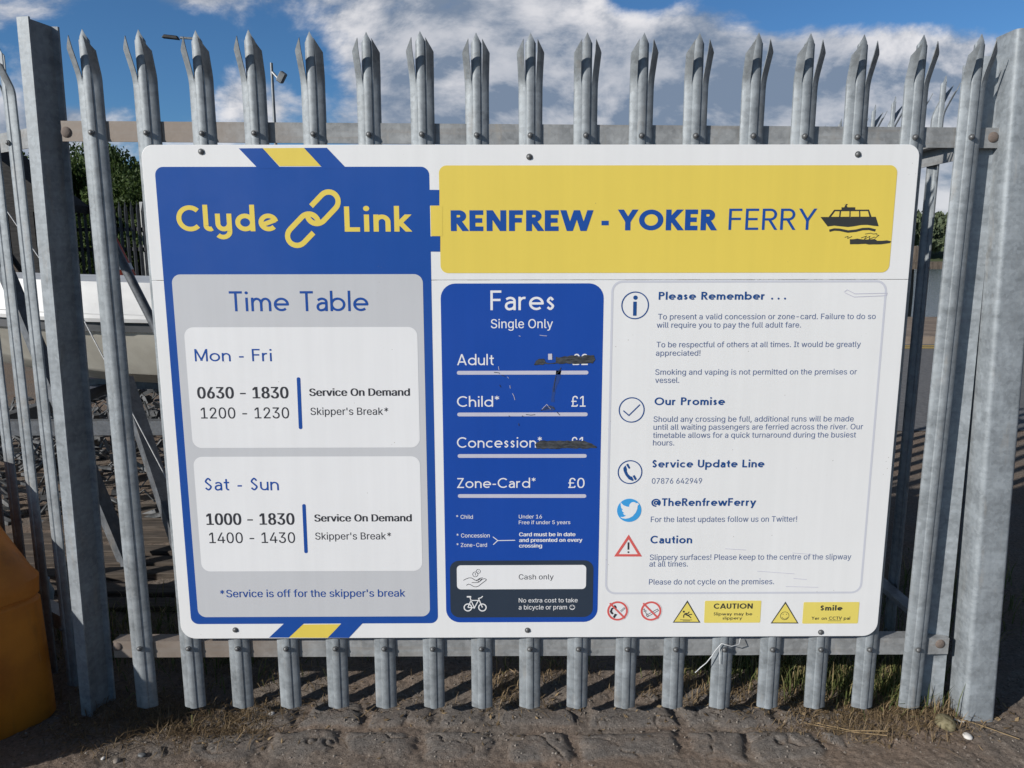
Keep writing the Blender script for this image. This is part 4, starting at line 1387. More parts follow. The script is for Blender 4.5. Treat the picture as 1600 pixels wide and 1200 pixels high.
def font_faces(txt):
    loops = font_outline(txt)
    vs, es = [], []
    for l in loops:
        b = len(vs)
        vs += [Vector(p) for p in l]
        es += [(b + i, b + (i + 1) % len(l)) for i in range(len(l))]
    V, _, F = delaunay_2d_cdt(vs, es, [], 0, 1e-6)[:3]
    V = np.array([tuple(v) for v in V])
    F = np.array(F)
    C = V[F].mean(1)
    wn = np.zeros(len(F))
    for l in loops:
        a = np.array(l)
        for p, q in zip(a, np.roll(a, -1, 0)):
            up_ = (p[1] <= C[:, 1]) & (q[1] > C[:, 1])
            dn_ = (p[1] > C[:, 1]) & (q[1] <= C[:, 1])
            cr = (q[0] - p[0]) * (C[:, 1] - p[1]) - (C[:, 0] - p[0]) * (q[1] - p[1])
            wn += (up_ & (cr > 0)).astype(int) - (dn_ & (cr < 0)).astype(int)
    F = F[wn != 0]
    return V.tolist(), [tuple(int(i) for i in f) for f in F]


PARTS = {}


def sheet_y(layer, i=0):
    return BOARD_Y - STEP * layer - i * 0.000012


class Sheets:
    """printed shapes of one name and colour under one parent"""
    def __init__(self):
        self.s = Shape()
        self.i = 0

    def polys(self, polys, layer):
        y = sheet_y(layer, self.i)
        self.i += 1
        for p in polys:
            area = sum(p[k - 1][0] * p[k][1] - p[k][0] * p[k - 1][1] for k in range(len(p)))
            if area < 0:
                p = p[::-1]
            self.s.add([(a, y, b) for a, b in p], [tuple(range(len(p)))])


def rounded(x0, z0, x1, z1, r, n=7):
    out = []
    for cx, cz, a0 in ((x1 - r, z0 + r, -90), (x1 - r, z1 - r, 0), (x0 + r, z1 - r, 90), (x0 + r, z0 + r, 180)):
        out += arc2(cx, cz, r, r, a0, a0 + 90, n)
    return out


jobs = {}


def job(parent, name, mat, n_=0):
    k = (parent, name, mat, n_)
    if k not in jobs:
        jobs[k] = Sheets()
    return jobs[k]


for ri, row in enumerate(SHEETS):
    kind, parent, name, mat, layer = row[:5]
    jb = None if name in ('stripe', 'tab', 'black_tape') else job(parent, name, mat, ri if name == 'divider' else 0)
    if kind == 'poly':
        for pi_, p in enumerate(row[5]):
            if name in ('stripe', 'tab', 'black_tape'):
                jb = job(parent, name, mat, ri * 100 + pi_ + 5000)
            jb.polys([p], layer)
    elif kind == 'rect':
        (x0, z0, x1, z1), r, fr = row[5:8]
        ring = rounded(x0, z0, x1, z1, r)
        if fr:
            inner = rounded(x0 + fr, z0 + fr, x1 - fr, z1 - fr, r - fr)
            jb.polys([[ring[i], ring[(i + 1) % len(ring)], inner[(i + 1) % len(ring)], inner[i]] for i in range(len(ring))], layer)
        else:
            jb.polys([ring], layer)
    elif kind == 'disc':
        c, r, ringw = row[5:8]
        if ringw:
            jb.polys(strip(arc2(c[0], c[1], r - ringw / 2, r - ringw / 2, 0, 352.5, 47), ringw, True), layer)
        else:
            jb.polys([arc2(c[0], c[1], r, r, 0, 352, 44)], layer)
    elif kind == 'stroke':
        wd, closed, pls = row[5:8]
        for p in pls:
            jb.polys(strip(p, wd, closed), layer)
    elif kind == 'bar':
        a, b, wd = Vector(row[5]), Vector(row[6]), row[7]
        ang = math.degrees(math.atan2(b.y - a.y, b.x - a.x))
        jb.polys([arc2(a.x, a.y, wd / 2, wd / 2, ang + 90, ang + 270, 10) + arc2(b.x, b.y, wd / 2, wd / 2, ang - 90, ang + 90, 10)], layer)

for ti, (parent, name, mat, layer, style, txt, x0, x1, zb, cap) in enumerate(TEXTS):
    jb = job(parent, name, mat, 1000 + ti)
    if style.startswith('geo'):
        groups = geo_polys(txt, float(style[4:]))
        xs = [p[0] for g in groups for q in g for p in q]
        lo, hi = min(xs), max(xs)
        k = (x1 - x0) / (hi - lo)
        for g in groups:
            jb.polys([[(x0 + (p[0] - lo) * k, zb + p[1] * cap) for p in q] for q in g], layer)
    else:
        vs, fs = font_faces(txt)
        xs = [v[0] for v in vs]
        lo, hi = min(xs), max(xs)
        if not CAP_CACHE:
            CAP_CACHE['H'] = max(v[1] for v in font_faces('H')[0])
        k, kz = (x1 - x0) / (hi - lo), cap / CAP_CACHE['H']
        shifts = {'grot': (-.004, .004), 'bold': (-.026, -.009, .009, .026), 'light': (0.0,)}[style]
        for sh_ in shifts:
            y = sheet_y(layer, jb.i)
            jb.i += 1
            jb.s.add([(x0 + (v[0] + sh_ - lo) * k, y, zb + v[1] * kz) for v in vs], [f if True else f for f in fs])

# two white sheets with a fine seam between them
SEAM = 1.1655
core = Shape()
for nm, z0, z1, rt, rb in (('upper_sheet', SEAM + 0.0006, 1.544, 0.034, 0.0), ('lower_sheet', 0.045, SEAM - 0.0006, 0.0, 0.046)):
    pts = []
    for cx, cz, a0, r in ((1, 0, -90, rb), (1, 1, 0, rt), (-1, 1, 90, rt), (-1, 0, 180, rb)):
        x = cx * 1.10
        z = z1 if cz else z0
        if r:
            pts += arc2(x - cx * r, z - r if cz else z + r, r, r, a0, a0 + 90, 10)
        else:
            pts.append((x, z))
    n = len(pts)
    s = Shape()
    yb = -0.0036
    vs = [(a, BOARD_Y, b) for a, b in pts] + [(a, yb, b) for a, b in pts]
    s.add(vs, [tuple(range(n)), tuple(range(2 * n - 1, n - 1, -1))] + [(i, n + i, n + (i + 1) % n, (i + 1) % n) for i in range(n)])
    bevelled(s.build(nm, M['white'], sign, INV), 0.0012, 2)

LABELS = {'hours_card.mf': 'white card with the Monday to Friday hours', 'hours_card.ss': 'white card with the Saturday and Sunday hours',
          'black_tape': 'torn black tape over two of the prices', 'bird_icon': 'white bird on a light blue disc', 'cash_card': 'white strip reading Cash only'}
for (parent, name, mat, _), jb in jobs.items():
    if parent is None:
        PARTS[name] = jb.s.build(name.split('.')[0], M[mat], sign, INV, label=LABELS.get(name))
for (parent, name, mat, _), jb in jobs.items():
    if parent is not None:
        jb.s.build(name, M[mat], PARTS[parent], label=LABELS.get(name))
for x, z in SCREWS:
    s = Shape()
    s.tube([(x, BOARD_Y + .001, z), (x, BOARD_Y - 0.0016, z)], 0.0088, 16)
    s.dome((x, BOARD_Y - 0.0016, z), (0, -1, 0), 0.0068, 0.0048, 14, 4)
    s.build('screw', M['bolt'], sign, INV, smooth=40)

# ------------------------------------------------------------------ orange bin at the left
AX = Vector((-0.83, 0.56, 0)).normalized()      # along the turned bay
BX = Vector((-AX.y * -1, 0, 0))
BX = Vector((-0.56, -0.83, 0)).normalized()     # towards the viewer
CORNER = Vector((-1.535, 0.045, GZ))
BL, BD = 0.90, 0.82
bin_ = empty('grit_bin', CORNER + AX * BL / 2 + BX * BD / 2, 0, 'orange plastic grit bin with a sloping lid cut off by the left edge', 'bin')
BINV = Matrix.Translation(-Vector(bin_.location))


def rring(z, grow, rad, n=6):
    """rounded rectangle ring of the bin at height z"""
    c = CORNER + AX * BL / 2 + BX * (BD / 2 + min(0, grow + .02) * 0.80)
    hx, hy = BL / 2 + grow, BD / 2 + grow
    hx, hy = max(hx, rad + .01), max(hy, rad + .01)
    out = []
    for sx, sy, a0 in ((1, 1, 0), (-1, 1, 90), (-1, -1, 180), (1, -1, 270)):
        for j in range(n + 1):
            a = R(a0 + 90 * j / n)
            out.append(c + AX * (sx * (hx - rad) + rad * math.cos(a)) + BX * (sy * (hy - rad) + rad * math.sin(a)) + Vector((0, 0, z)))
    return out


def loft(rings, cap0=True, cap1=True):
    s_ = Shape()
    n_ = len(rings[0])
    vs_ = [p for r in rings for p in r]
    fs_ = []
    for i in range(len(rings) - 1):
        for k in range(n_):
            fs_.append((i * n_ + k, (i + 1) * n_ + k, (i + 1) * n_ + (k + 1) % n_, i * n_ + (k + 1) % n_))
    if cap0:
        fs_.append(tuple(range(n_)))
    if cap1:
        fs_.append(tuple((len(rings) - 1) * n_ + k for k in reversed(range(n_))))
    return s_.add(vs_, fs_)


def finish(o, angle=35):
    bm_ = bmesh.new()
    bm_.from_mesh(o.data)
    bmesh.ops.recalc_face_normals(bm_, faces=bm_.faces)
    bm_.to_mesh(o.data)
    bm_.free()
    o.data.shade_smooth()
    o.data.set_sharp_from_angle(angle=R(angle))
    return o


body = finish(loft([rring(0.0, -0.012, 0.05), rring(0.02, 0.0, 0.055), rring(0.20, -0.002, 0.055), rring(0.415, -0.006, 0.055), rring(0.425, -0.014, 0.05), rring(0.45, -0.014, 0.05)]).build('body', M['orange_plastic'], bin_, BINV))
lid = finish(loft([rring(0.432, -0.008, 0.06), rring(0.436, -0.004, 0.065), rring(0.460, -0.003, 0.065), rring(0.49, 0.000, 0.07), rring(0.515, -0.014, 0.075), rring(0.61, -0.105, 0.08), rring(0.70, -0.19, 0.08), rring(0.79, -0.26, 0.07), rring(0.85, -0.31, 0.06), rring(0.865, -0.35, 0.04)]).build('lid', M['orange_plastic'], bin_, BINV))
s = Shape()                                           # hasp on the front and two hinges at the back
hc = CORNER + AX * BL * .5 + BX * (BD + .012)
s.beam(hc + Vector((0, 0, .36)), hc + Vector((0, 0, .49)), 0.05, 0.012)
s.build('hasp', M['black_steel'], bin_, BINV)
for k in (.22, .78):
    s = Shape()
    h_ = CORNER + AX * BL * k - BX * .012
    s.tube([h_ - AX * .05 + Vector((0, 0, .45)), h_ + AX * .05 + Vector((0, 0, .45))], 0.012, 8)
    s.build('hinge', M['black_steel'], bin_, BINV)
for k in (.2, .4, .6, .8):                            # moulded stiffening ribs on the front
    s = Shape()
    p_ = CORNER + AX * BL * k + BX * (BD + .004)
    s.beam(p_ + Vector((0, 0, .03)), p_ + Vector((0, 0, .38)), 0.035, 0.022)
    s.build('rib', M['orange_plastic'], body)
# raised panel moulded into the end that faces the board
s = Shape()
c0 = CORNER + BX * BD * 0.46 + AX * 0.003
for dz_, g in ((0, 0),):
    p = [c0 + BX * a + Vector((0, 0, z)) for a, z in ((-.20, .12), (.26, .12), (.26, .34), (-.10, .34), (-.20, .24))]
    q = [pt - AX * 0.030 * -1 * -1 + Vector((0, 0, -0.006)) for pt in [c0 + BX * a + Vector((0, 0, z)) for a, z in ((-.16, .15), (.23, .15), (.23, .31), (-.08, .31), (-.16, .225))]]
    n5 = 5
    s.add(p + q, [tuple(range(5, 10))] + [(i, (i + 1) % 5, 5 + (i + 1) % 5, 5 + i) for i in range(5)])
finish(s.build('end_panel', M['orange_plastic'], body), 20)

# ------------------------------------------------------------------ boat on its cradle behind the fence
boat = empty('dinghy', (-2.6, 2.45, GZ + 0.60), 0, 'white open boat with a dark band lying behind the fence at the left', 'boat')
BOI = Matrix.Translation(-Vector(boat.location))


def boat_rings():
    st = []
    for i in range(15):
        t = i / 14                                     # 0 at the bow (left), 1 at the stern (right)
        x = -4.35 + 3.6 * t
        full = min(1.0, (t / 0.45)) ** 0.65
        hb = 0.04 + 0.66 * full                        # half beam at the gunwale
        hc = 0.02 + 0.52 * min(1.0, t / 0.6) ** 1.0    # half beam at the chine
        zk = 0.36 + 0.40 * (1 - min(1.0, t / 0.55)) ** 2
        zc = 0.50 + 0.34 * (1 - min(1.0, t / 0.55)) ** 2
        zg = 0.86 + 0.10 * (1 - t) ** 2
        st.append((x, hb, hc, zk, zc, zg))
    return st


BY = 2.95
hull, chine, deck, band, rub, coam = Shape(), Shape(), Shape(), Shape(), Shape(), Shape()
stn = boat_rings()


def side(shape, f, close=False):
    rows = [f(*q) for q in stn]
    n_ = len(rows[0])
    vs_ = [p for r in rows for p in r]
    fs_ = []
    for i in range(len(rows) - 1):
        for k in range(n_ - 1):
            fs_.append((i * n_ + k, (i + 1) * n_ + k, (i + 1) * n_ + k + 1, i * n_ + k + 1))
    fs_.append(tuple(range(n_)))
    fs_.append(tuple((len(rows) - 1) * n_ + k for k in reversed(range(n_))))
    shape.add(vs_, fs_)


side(hull, lambda x, hb, hc, zk, zc, zg: [(x, BY + hb, zg - .08), (x, BY + hc, zc), (x, BY, zk), (x, BY - hc, zc), (x, BY - hc - .02, zc + .02), (x, BY - hb, zg - .08)])
side(band, lambda x, hb, hc, zk, zc, zg: [(x, BY + hb + .006, zg - .03), (x, BY + hb + .006, zg - .09), (x, BY - hb - .006, zg - .09), (x, BY - hb - .006, zg - .03)])
side(rub, lambda x, hb, hc, zk, zc, zg: [(x, BY + hb + .035, zg + .015), (x, BY + hb + .035, zg - .03), (x, BY - hb - .035, zg - .03), (x, BY - hb - .042, zg - .008), (x, BY - hb - .030, zg + .015)])
side(coam, lambda x, hb, hc, zk, zc, zg: [(x, BY + hb - .02, zg + .012), (x, BY + hb * .8, zg + .20), (x, BY - hb * .82, zg + .20), (x, BY - hb + .02, zg + .012)])
finish(hull.build('hull', M['boat_cream'], boat, BOI), 25)
finish(band.build('band', M['boat_band'], boat, BOI), 25)
finish(rub.build('gunwale', M['boat_white'], boat, BOI), 25)
finish(coam.build('coaming', M['boat_white'], boat, BOI), 25)
for x in (-3.6, -2.5, -1.5):
    s = Shape()
    s.tube([(x, BY - 0.50, 1.06), (x, BY - 0.50, 1.09), (x, BY - .55, 1.09)], 0.012, 8)
    s.build('cleat', M['lamp_grey'], boat, BOI)

cradle = empty('boat_cradle', (-2.2, 2.1, GZ), 0, 'dark steel boat cradle with raking legs and tubes in front of the white boat', 'boat cradle')
CRI = Matrix.Translation(-Vector(cradle.location))
Shape().tube([(-1.98, 1.35, 1.45), (-1.70, 1.30, 0.85), (-1.28, 1.22, 0.10)], 0.021, 10).build('tube', M['galv_dull'], cradle, CRI, smooth=40)
Shape().beam((-2.02, 1.55, 0.62), (-1.56, 1.10, -0.26), 0.062, 0.062).build('leg', M['galv_dull'], cradle, CRI)
Shape().beam((-2.62, 1.55, 1.35), (-1.86, 1.15, -0.26), 0.060, 0.05).build('leg', M['galv_dull'], cradle, CRI)
Shape().beam((-3.3, 1.85, 0.30), (-1.0, 1.85, 0.30), 0.06, 0.08).build('cross_beam', M['galv_dull'], cradle, CRI)
Shape().beam((-3.3, 3.3, 0.30), (-1.0, 3.3, 0.30), 0.06, 0.08).build('cross_beam', M['galv_dull'], cradle, CRI)
for x in (-3.1, -1.2):
    Shape().beam((x, 1.6, 0.26), (x, 3.5, 0.26), 0.07, 0.08).build('bearer', M['galv_dull'], cradle, CRI)
    for yq in (1.7, 3.4):
        Shape().beam((x, yq, GZ - .02), (x, yq, 0.22), 0.06, 0.06).build('leg', M['galv_dull'], cradle, CRI)
for a, b in (((-2.75, 1.5, 1.9), (-2.15, 1.4, 0.98)), ((-2.35, 1.5, 1.35), (-1.62, 1.2, 0.05))):
    Shape().tube([a, b], 0.003, 6).build('stay_wire', M['white_cord'], cradle, CRI)

# timber and scrap lying under the boat
rt_ = random.Random(5)
for i in range(9):
    y = 0.72 + i * 0.155 + rt_.uniform(-.02, .02)
    s = Shape()
    ln = rt_.uniform(1.5, 1.9)
    s.box((0, 0, 0.02), (ln, 0.085, 0.07), (0, 0, R(rt_.uniform(-3, 3))))
    o = s.build('plank', M['old_timber'])
    o.location = (-1.95 + rt_.uniform(-.15, .15), y, GZ + 0.005 + 0.0)
    bevelled(o, 0.004, 1)
    words = ['nearest the fence', 'second from the fence', 'third from the fence', 'fourth from the fence', 'fifth from the fence', 'sixth from the fence', 'seventh from the fence', 'second farthest from the fence', 'farthest from the fence'][i]
    tag(o, 'weathered brown plank on the ground behind the left post, ' + words, 'plank', 'planks on the ground under the boat')
sc = Shape()
for i in range(1500):
    x, y = rt_.uniform(-4.6, -1.0), rt_.uniform(1.75, 4.6)
    z = GZ + rt_.uniform(0.0, 0.56) * max(0.45, 1 - abs(x + 2.4) / 2.2) * min(1, (y - 1.6) / .5)
    a = Vector((x, y, z))
    b = a + Vector((rt_.uniform(-.16, .16), rt_.uniform(-.1, .1), rt_.uniform(-.06, .09)))
    if i % 3:
        sc.beam(a, b, rt_.uniform(.01, .05), rt_.uniform(.006, .03))
    else:
        mid = (a + b) / 2 + Vector((0, 0, .06))
        sc.tube([a, mid, b], rt_.uniform(.004, .012), 6)
o = sc.build('scrap_heap', M['scrap_grey'])
tag(o, 'tangled grey heap of scrap pipe and rope under the white boat', 'scrap', kind='stuff')
bt = Shape()
bt.tube([(0, 0, 0.0), (0, 0, 0.006), (0, 0, 0.14), (0, 0, 0.175), (0, 0, 0.19), (0, 0, 0.205)], [0.028, 0.032, 0.032, 0.016, 0.012, 0.012], 14)
simple('clear_plastic', (0.20, 0.27, 0.33), (0.34, 0.42, 0.48), 8, 0.25, 0, 0)
o = bt.build('plastic_bottle', M['clear_plastic'], smooth=40)
o.location = (-1.98, 0.66, GZ + 0.03)
o.rotation_euler = (R(12), R(18), 0)
tag(o, 'pale blue plastic bottle left upright among the planks behind the fence', 'bottle')

# ------------------------------------------------------------------ shed, far fence, lifebuoy
shed = empty('shed', (-8.4, 10.5, GZ), 0, 'black timber shed with a pitched roof behind the fence at the far left', 'shed')
SHI = Matrix.Translation(-Vector(shed.location))
s = Shape()
s.add([(-14, 10, GZ), (-7.45, 10, GZ), (-7.45, 10, 2.15), (-10.6, 10, 4.75), (-14, 10, 2.15), (-14, 10.6, GZ), (-7.45, 10.6, GZ), (-7.45, 10.6, 2.15), (-10.6, 10.6, 4.75), (-14, 10.6, 2.15)],
      [(0, 1, 2, 3, 4), (9, 8, 7, 6, 5), (1, 6, 7, 2), (5, 0, 4, 9)])
s.build('wall', M['dark_timber'], shed, SHI)
s = Shape()
for a, b in (((-10.6, 4.76), (-7.2, 1.955)), ((-10.6, 4.76), (-14.3, 1.82))):
    s.add([(a[0], 9.85, a[1]), (b[0], 9.85, b[1]), (b[0], 10.8, b[1]), (a[0], 10.8, a[1]), (a[0], 9.85, a[1] + .12), (b[0], 9.85, b[1] + .12), (b[0], 10.8, b[1] + .12), (a[0], 10.8, a[1] + .12)],
          [(3, 2, 1, 0), (4, 5, 6, 7), (0, 1, 5, 4), (1, 2, 6, 5), (2, 3, 7, 6), (3, 0, 4, 7)])
s.build('roof', M['dark_timber'], shed, SHI)
s = Shape()
for k in range(31):
    s.box((-13.9 + k * 0.205, 9.985, 0.85), (0.19, 0.025, 2.2))
s.build('cladding', M['dark_timber'], shed, SHI)
s = Shape()
for k in range(3):
    s.beam((-8.6 + k * .55, 9.93, 0.2), (-9.6 + k * .55, 9.93, 1.9), 0.05, 0.04)
s.build('brace', M['old_timber'], shed, SHI)

ff = empty('steel_fence', (-8.3, 11.0, GZ), R(-12), 'tall black steel fence with pointed pales far behind the boat', 'fence')
fs_ = Shape()
fs_.add([(-.032, 0, 0), (0, -.02, 0), (.032, 0, 0), (-.032, 0, 2.28), (0, -.02, 2.28), (.032, 0, 2.28), (0, -.006, 2.42)], [(0, 1, 4, 3), (1, 2, 5, 4), (3, 4, 6), (4, 5, 6), (0, 3, 6, 5, 2)])
fp = fs_.build('pale', M['black_steel'], ff)
for k in range(1, 46):
    c = fp.copy()
    c.location = (k * 0.115, 0, 0)
    link(c, ff)
for z in (1.95, 1.62, 0.4):
    Shape().box((2.6, 0.045, z), (5.4, 0.05, 0.06)).build('rail', M['black_steel'], ff)
for k in range(4):
    s = Shape()
    s.box((0.62 + k * 1.5, 0.09, 1.2), (0.10, 0.07, 2.4))
    s.build('post', M['lamp_grey'], ff)
cone = empty('marker_buoy', (-4.33, 6.0, GZ), 0, 'red conical marker buoy with a white stripe standing behind the white boat', 'buoy')
CI = Matrix.Translation(-Vector(cone.location))
s = Shape()
s.tube([(-4.33, 6, 0.62), (-4.33, 6, 0.70), (-4.33, 6, 1.05), (-4.33, 6, 1.40), (-4.33, 6, 1.46)], [0.30, 0.31, 0.18, 0.045, 0.02], 22)
s.build('float', M['lifebuoy_red'], cone, CI, smooth=40)
s = Shape()
s.tube([(-4.33, 6, 1.10), (-4.33, 6, 1.17)], [0.166, 0.140], 22, False)
s.build('stripe', M['boat_white'], cone, CI, smooth=40)
s = Shape()
s.tube([(-4.33, 6, GZ - .02), (-4.33, 6, 0.63)], [0.26, 0.22], 14)
s.build('stand', M['old_timber'], cone, CI)

# ------------------------------------------------------------------ lamp posts
lamp = empty('floodlight_post', (-5.9, 17.2, GZ), 0, 'thin grey post with a tilted floodlight above the top left of the board', 'lamp post')
LI = Matrix.Translation(-Vector(lamp.location))
Shape().tube([(-5.9, 17.2, GZ), (-5.9, 17.2, 5.95)], [0.055, 0.035], 10).build('pole', M['lamp_grey'], lamp, LI, smooth=40)
Shape().tube([(-5.9, 17.2, 5.75), (-5.72, 17.1, 5.56)], 0.03, 8).build('bracket', M['lamp_grey'], lamp, LI)
s = Shape()
s.box((-5.62, 17.05, 5.58), (0.16, 0.15, 0.26), (R(14), R(35), 0))
bevelled(s.build('floodlight', M['lamp_grey'], lamp, LI), 0.02, 1)
lamp2 = empty('street_lamp', (-9.96, 23.0, GZ), 0, 'grey street lamp whose flat head reaches left behind the pales', 'lamp post')
LI2 = Matrix.Translation(-Vector(lamp2.location))
Shape().tube([(-9.96, 23, GZ), (-9.96, 23, 4.5), (-9.96, 23, 7.95), (-10.12, 23, 8.10), (-10.5, 23, 8.12)], [0.075, 0.06, 0.045, 0.04, 0.04], 10).build('pole', M['lamp_grey'], lamp2, LI2, smooth=40)
s = Shape()
s.box((-10.80, 23, 8.14), (0.56, 0.18, 0.11), (0, R(6), 0), 0.75)
bevelled(s.build('lamp_head', M['black_steel'], lamp2, LI2), 0.03, 2)


# ------------------------------------------------------------------ trees
def tree(loc, height, rad, seed, mat, label, group, nclump=70, per=70, leaf=0.11):
    rg = random.Random(seed)
    root = empty('tree', loc, 0, label, 'tree', group)
    tr = Shape()
    th = height * 0.42
    tr.tube([(0, 0, 0), (rad * .03, 0, th * .5), (rad * .02, rad * .02, th), (0, 0, height * .8)], [height * .035, height * .027, height * .02, height * .006], 9)
    cl = []
    for i in range(nclump):
        while True:
            p = Vector((rg.uniform(-1, 1), rg.uniform(-1, 1), rg.uniform(-1, 1)))
            if 0.25 < p.length < 1:
                break
        p = Vector((p.x * rad, p.y * rad, height * 0.62 + p.z * height * 0.38))
        p.x += rg.uniform(-.12, .12) * rad
        cl.append((p, rad * rg.uniform(.14, .30)))
    for p, r in cl[:14]:
        b = Vector((0, 0, rg.uniform(.3, .6) * height))
        tr.tube([b, (b + p) / 2 + Vector((0, 0, .05 * height)), p], [height * .012, height * .008, height * .003], 6)
    tr.build('trunk', M['bark'], root, smooth=50)
    vs_, fs_, tint = [], [], []
    for p, r in cl:
        base = rg.uniform(0, 1)
        for j in range(per):
            d = Vector((rg.gauss(0, 1), rg.gauss(0, 1), rg.gauss(0, .8)))
            d = d.normalized() * r * rg.uniform(.3, 1.0) ** .5
            c = p + d
            e = Euler((rg.uniform(0, 6.3), rg.uniform(0, 6.3), rg.uniform(0, 6.3))).to_matrix()
            k = leaf * rg.uniform(.6, 1.3)
            b0 = len(vs_)
            for q in ((-.5, 0, 0), (0, -.28, .04), (.6, 0, 0), (0, .28, .04)):
                vs_.append(tuple(c + e @ (Vector(q) * k)))
            fs_.append((b0, b0 + 1, b0 + 2, b0 + 3))
            t = min(1, max(0, .5 * base + rg.uniform(0, .5)))
            tint += [t] * 4
    s_ = Shape().add(vs_, fs_)
    o_ = s_.build('crown', M[mat], root)
    a_ = o_.data.attributes.new('tint', 'FLOAT', 'POINT')
    a_.data.foreach_set('value', np.array(tint, np.float32))
    return root


tree((-10.5, 17.0, GZ), 4.15, 1.75, 3, 'leaf', 'dense dark green tree behind the black steel fence at the left', 'trees behind the far fence', 110, 330, 0.105)
tree((-8.9, 15.6, GZ), 3.35, 1.25, 8, 'leaf', 'lower light green tree beside the dense dark one, close to the board', 'trees behind the far fence', 95, 300, 0.085)
tree((-12.6, 18.4, GZ), 3.4, 1.6, 15, 'leaf', 'dark tree next to the black shed at the left', 'trees behind the far fence', 80, 260, 0.10)
SHORE = ['leftmost', 'second from the left', 'third from the left', 'fourth from the left', 'fourth from the right', 'third from the right', 'second from the right', 'rightmost']
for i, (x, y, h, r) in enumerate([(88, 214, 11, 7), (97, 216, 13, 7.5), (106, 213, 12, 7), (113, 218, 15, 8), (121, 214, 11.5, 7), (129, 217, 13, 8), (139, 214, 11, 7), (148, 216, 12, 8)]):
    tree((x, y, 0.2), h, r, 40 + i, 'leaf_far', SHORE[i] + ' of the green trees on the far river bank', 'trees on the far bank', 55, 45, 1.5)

# ------------------------------------------------------------------ old jetty at the river edge
jet = empty('jetty', (10.2, 18.4, -1.15), 0, 'old brown timber jetty on piles at the river edge right of the board', 'jetty')
JI = Matrix.Translation(-Vector(jet.location))
s = Shape()
s.box((10.6, 18.4, 0.98), (6.2, 1.2, 0.20))
s.build('deck', M['pile_timber'], jet, JI)
for i, (x, y) in enumerate([(8.9, 18.0), (10.62, 18.0), (10.96, 18.3), (12.4, 18.0), (13.5, 18.0)]):
    Shape().tube([(x, y, -1.4), (x + .02, y, 0.2), (x, y, 0.90)], [0.13, 0.12, 0.11], 9).build('pile', M['pile_timber'], jet, JI, smooth=50)
s = Shape()
s.box((11.05, 18.2, 1.28), (0.22, 0.22, 0.44))
s.build('bollard', M['pile_timber'], jet, JI)

# ------------------------------------------------------------------ cord round one pale
s = Shape()
pts = [(0.437, -0.004, -0.082), (0.452, -0.006, -0.064), (0.470, -0.008, -0.046), (0.487, -0.008, -0.022), (0.497, -0.008, -0.004), (0.508, -0.009, 0.012)]
pts = [(x + 0.093, y, z) for x, y, z in pts]
s.tube(pts + [(0.608, -0.010, 0.022), (0.640, -0.010, 0.012), (0.665, -0.006, 0.016), (0.672, 0.006, 0.030)], 0.0015, 8)
s.tube([(0.602, -0.009, 0.014), (0.604, -0.008, -0.02), (0.606, -0.007, -0.05)], 0.0013, 8)
o = s.build('cord', M['white_cord'], smooth=60)
tag(o, 'white cord tied round a pale just under the lower edge of the board', 'cord')


# ------------------------------------------------------------------ weeds, straw and stones
def blades(name, mat, spots, seed, label, cat):
    """spots: x, y, spread x, spread y, count, height, lean, width, tint lo, tint hi"""
    rg = random.Random(seed)
    vs_, fs_, tint = [], [], []
    for (x, y, sx, sy, cnt, hgt, lean, wd, t0, t1) in spots:
        for i in range(cnt):
            px, py = rg.gauss(x, sx), rg.gauss(y, sy)
            pz = gh_fast(px, py) - .004
            h_ = hgt * rg.uniform(.45, 1.25)
            a = rg.uniform(0, 6.283)
            ln = lean * rg.uniform(.2, 1.3)
            d = Vector((math.cos(a), math.sin(a), 0))
            sd = Vector((-d.y, d.x, 0)) * wd * rg.uniform(.6, 1.2)
            p0 = Vector((px, py, pz))
            p1 = p0 + d * h_ * .35 * ln + Vector((0, 0, h_ * .55 * max(.12, 1 - ln * .45)))
            p2 = p0 + d * h_ * 1.0 * ln + Vector((0, 0, h_ * 1.0 * max(.10, 1 - ln * .75)))
            b0 = len(vs_)
            for p, k in ((p0, 1), (p1, .8), (p2, .12)):
                vs_ += [tuple(p - sd * k), tuple(p + sd * k)]
            fs_ += [(b0, b0 + 1, b0 + 3, b0 + 2), (b0 + 2, b0 + 3, b0 + 5, b0 + 4)]
            t = rg.uniform(t0, t1)
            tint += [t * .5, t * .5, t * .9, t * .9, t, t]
    s_ = Shape().add(vs_, fs_)
    o_ = s_.build(name, M[mat])
    a_ = o_.data.attributes.new('tint', 'FLOAT', 'POINT')
    a_.data.foreach_set('value', np.array(tint, np.float32))
    tag(o_, label, cat, kind='stuff')
    return o_


def gh_fast(x, y):
    i = int(np.clip(np.searchsorted(gx, x), 1, nx - 1)) if False else int(min(max(np.searchsorted(gx, x), 1), len(gx) - 1))
    j = int(min(max(np.searchsorted(gy, y), 1), len(gy) - 1))
    return float(HH[j, i])


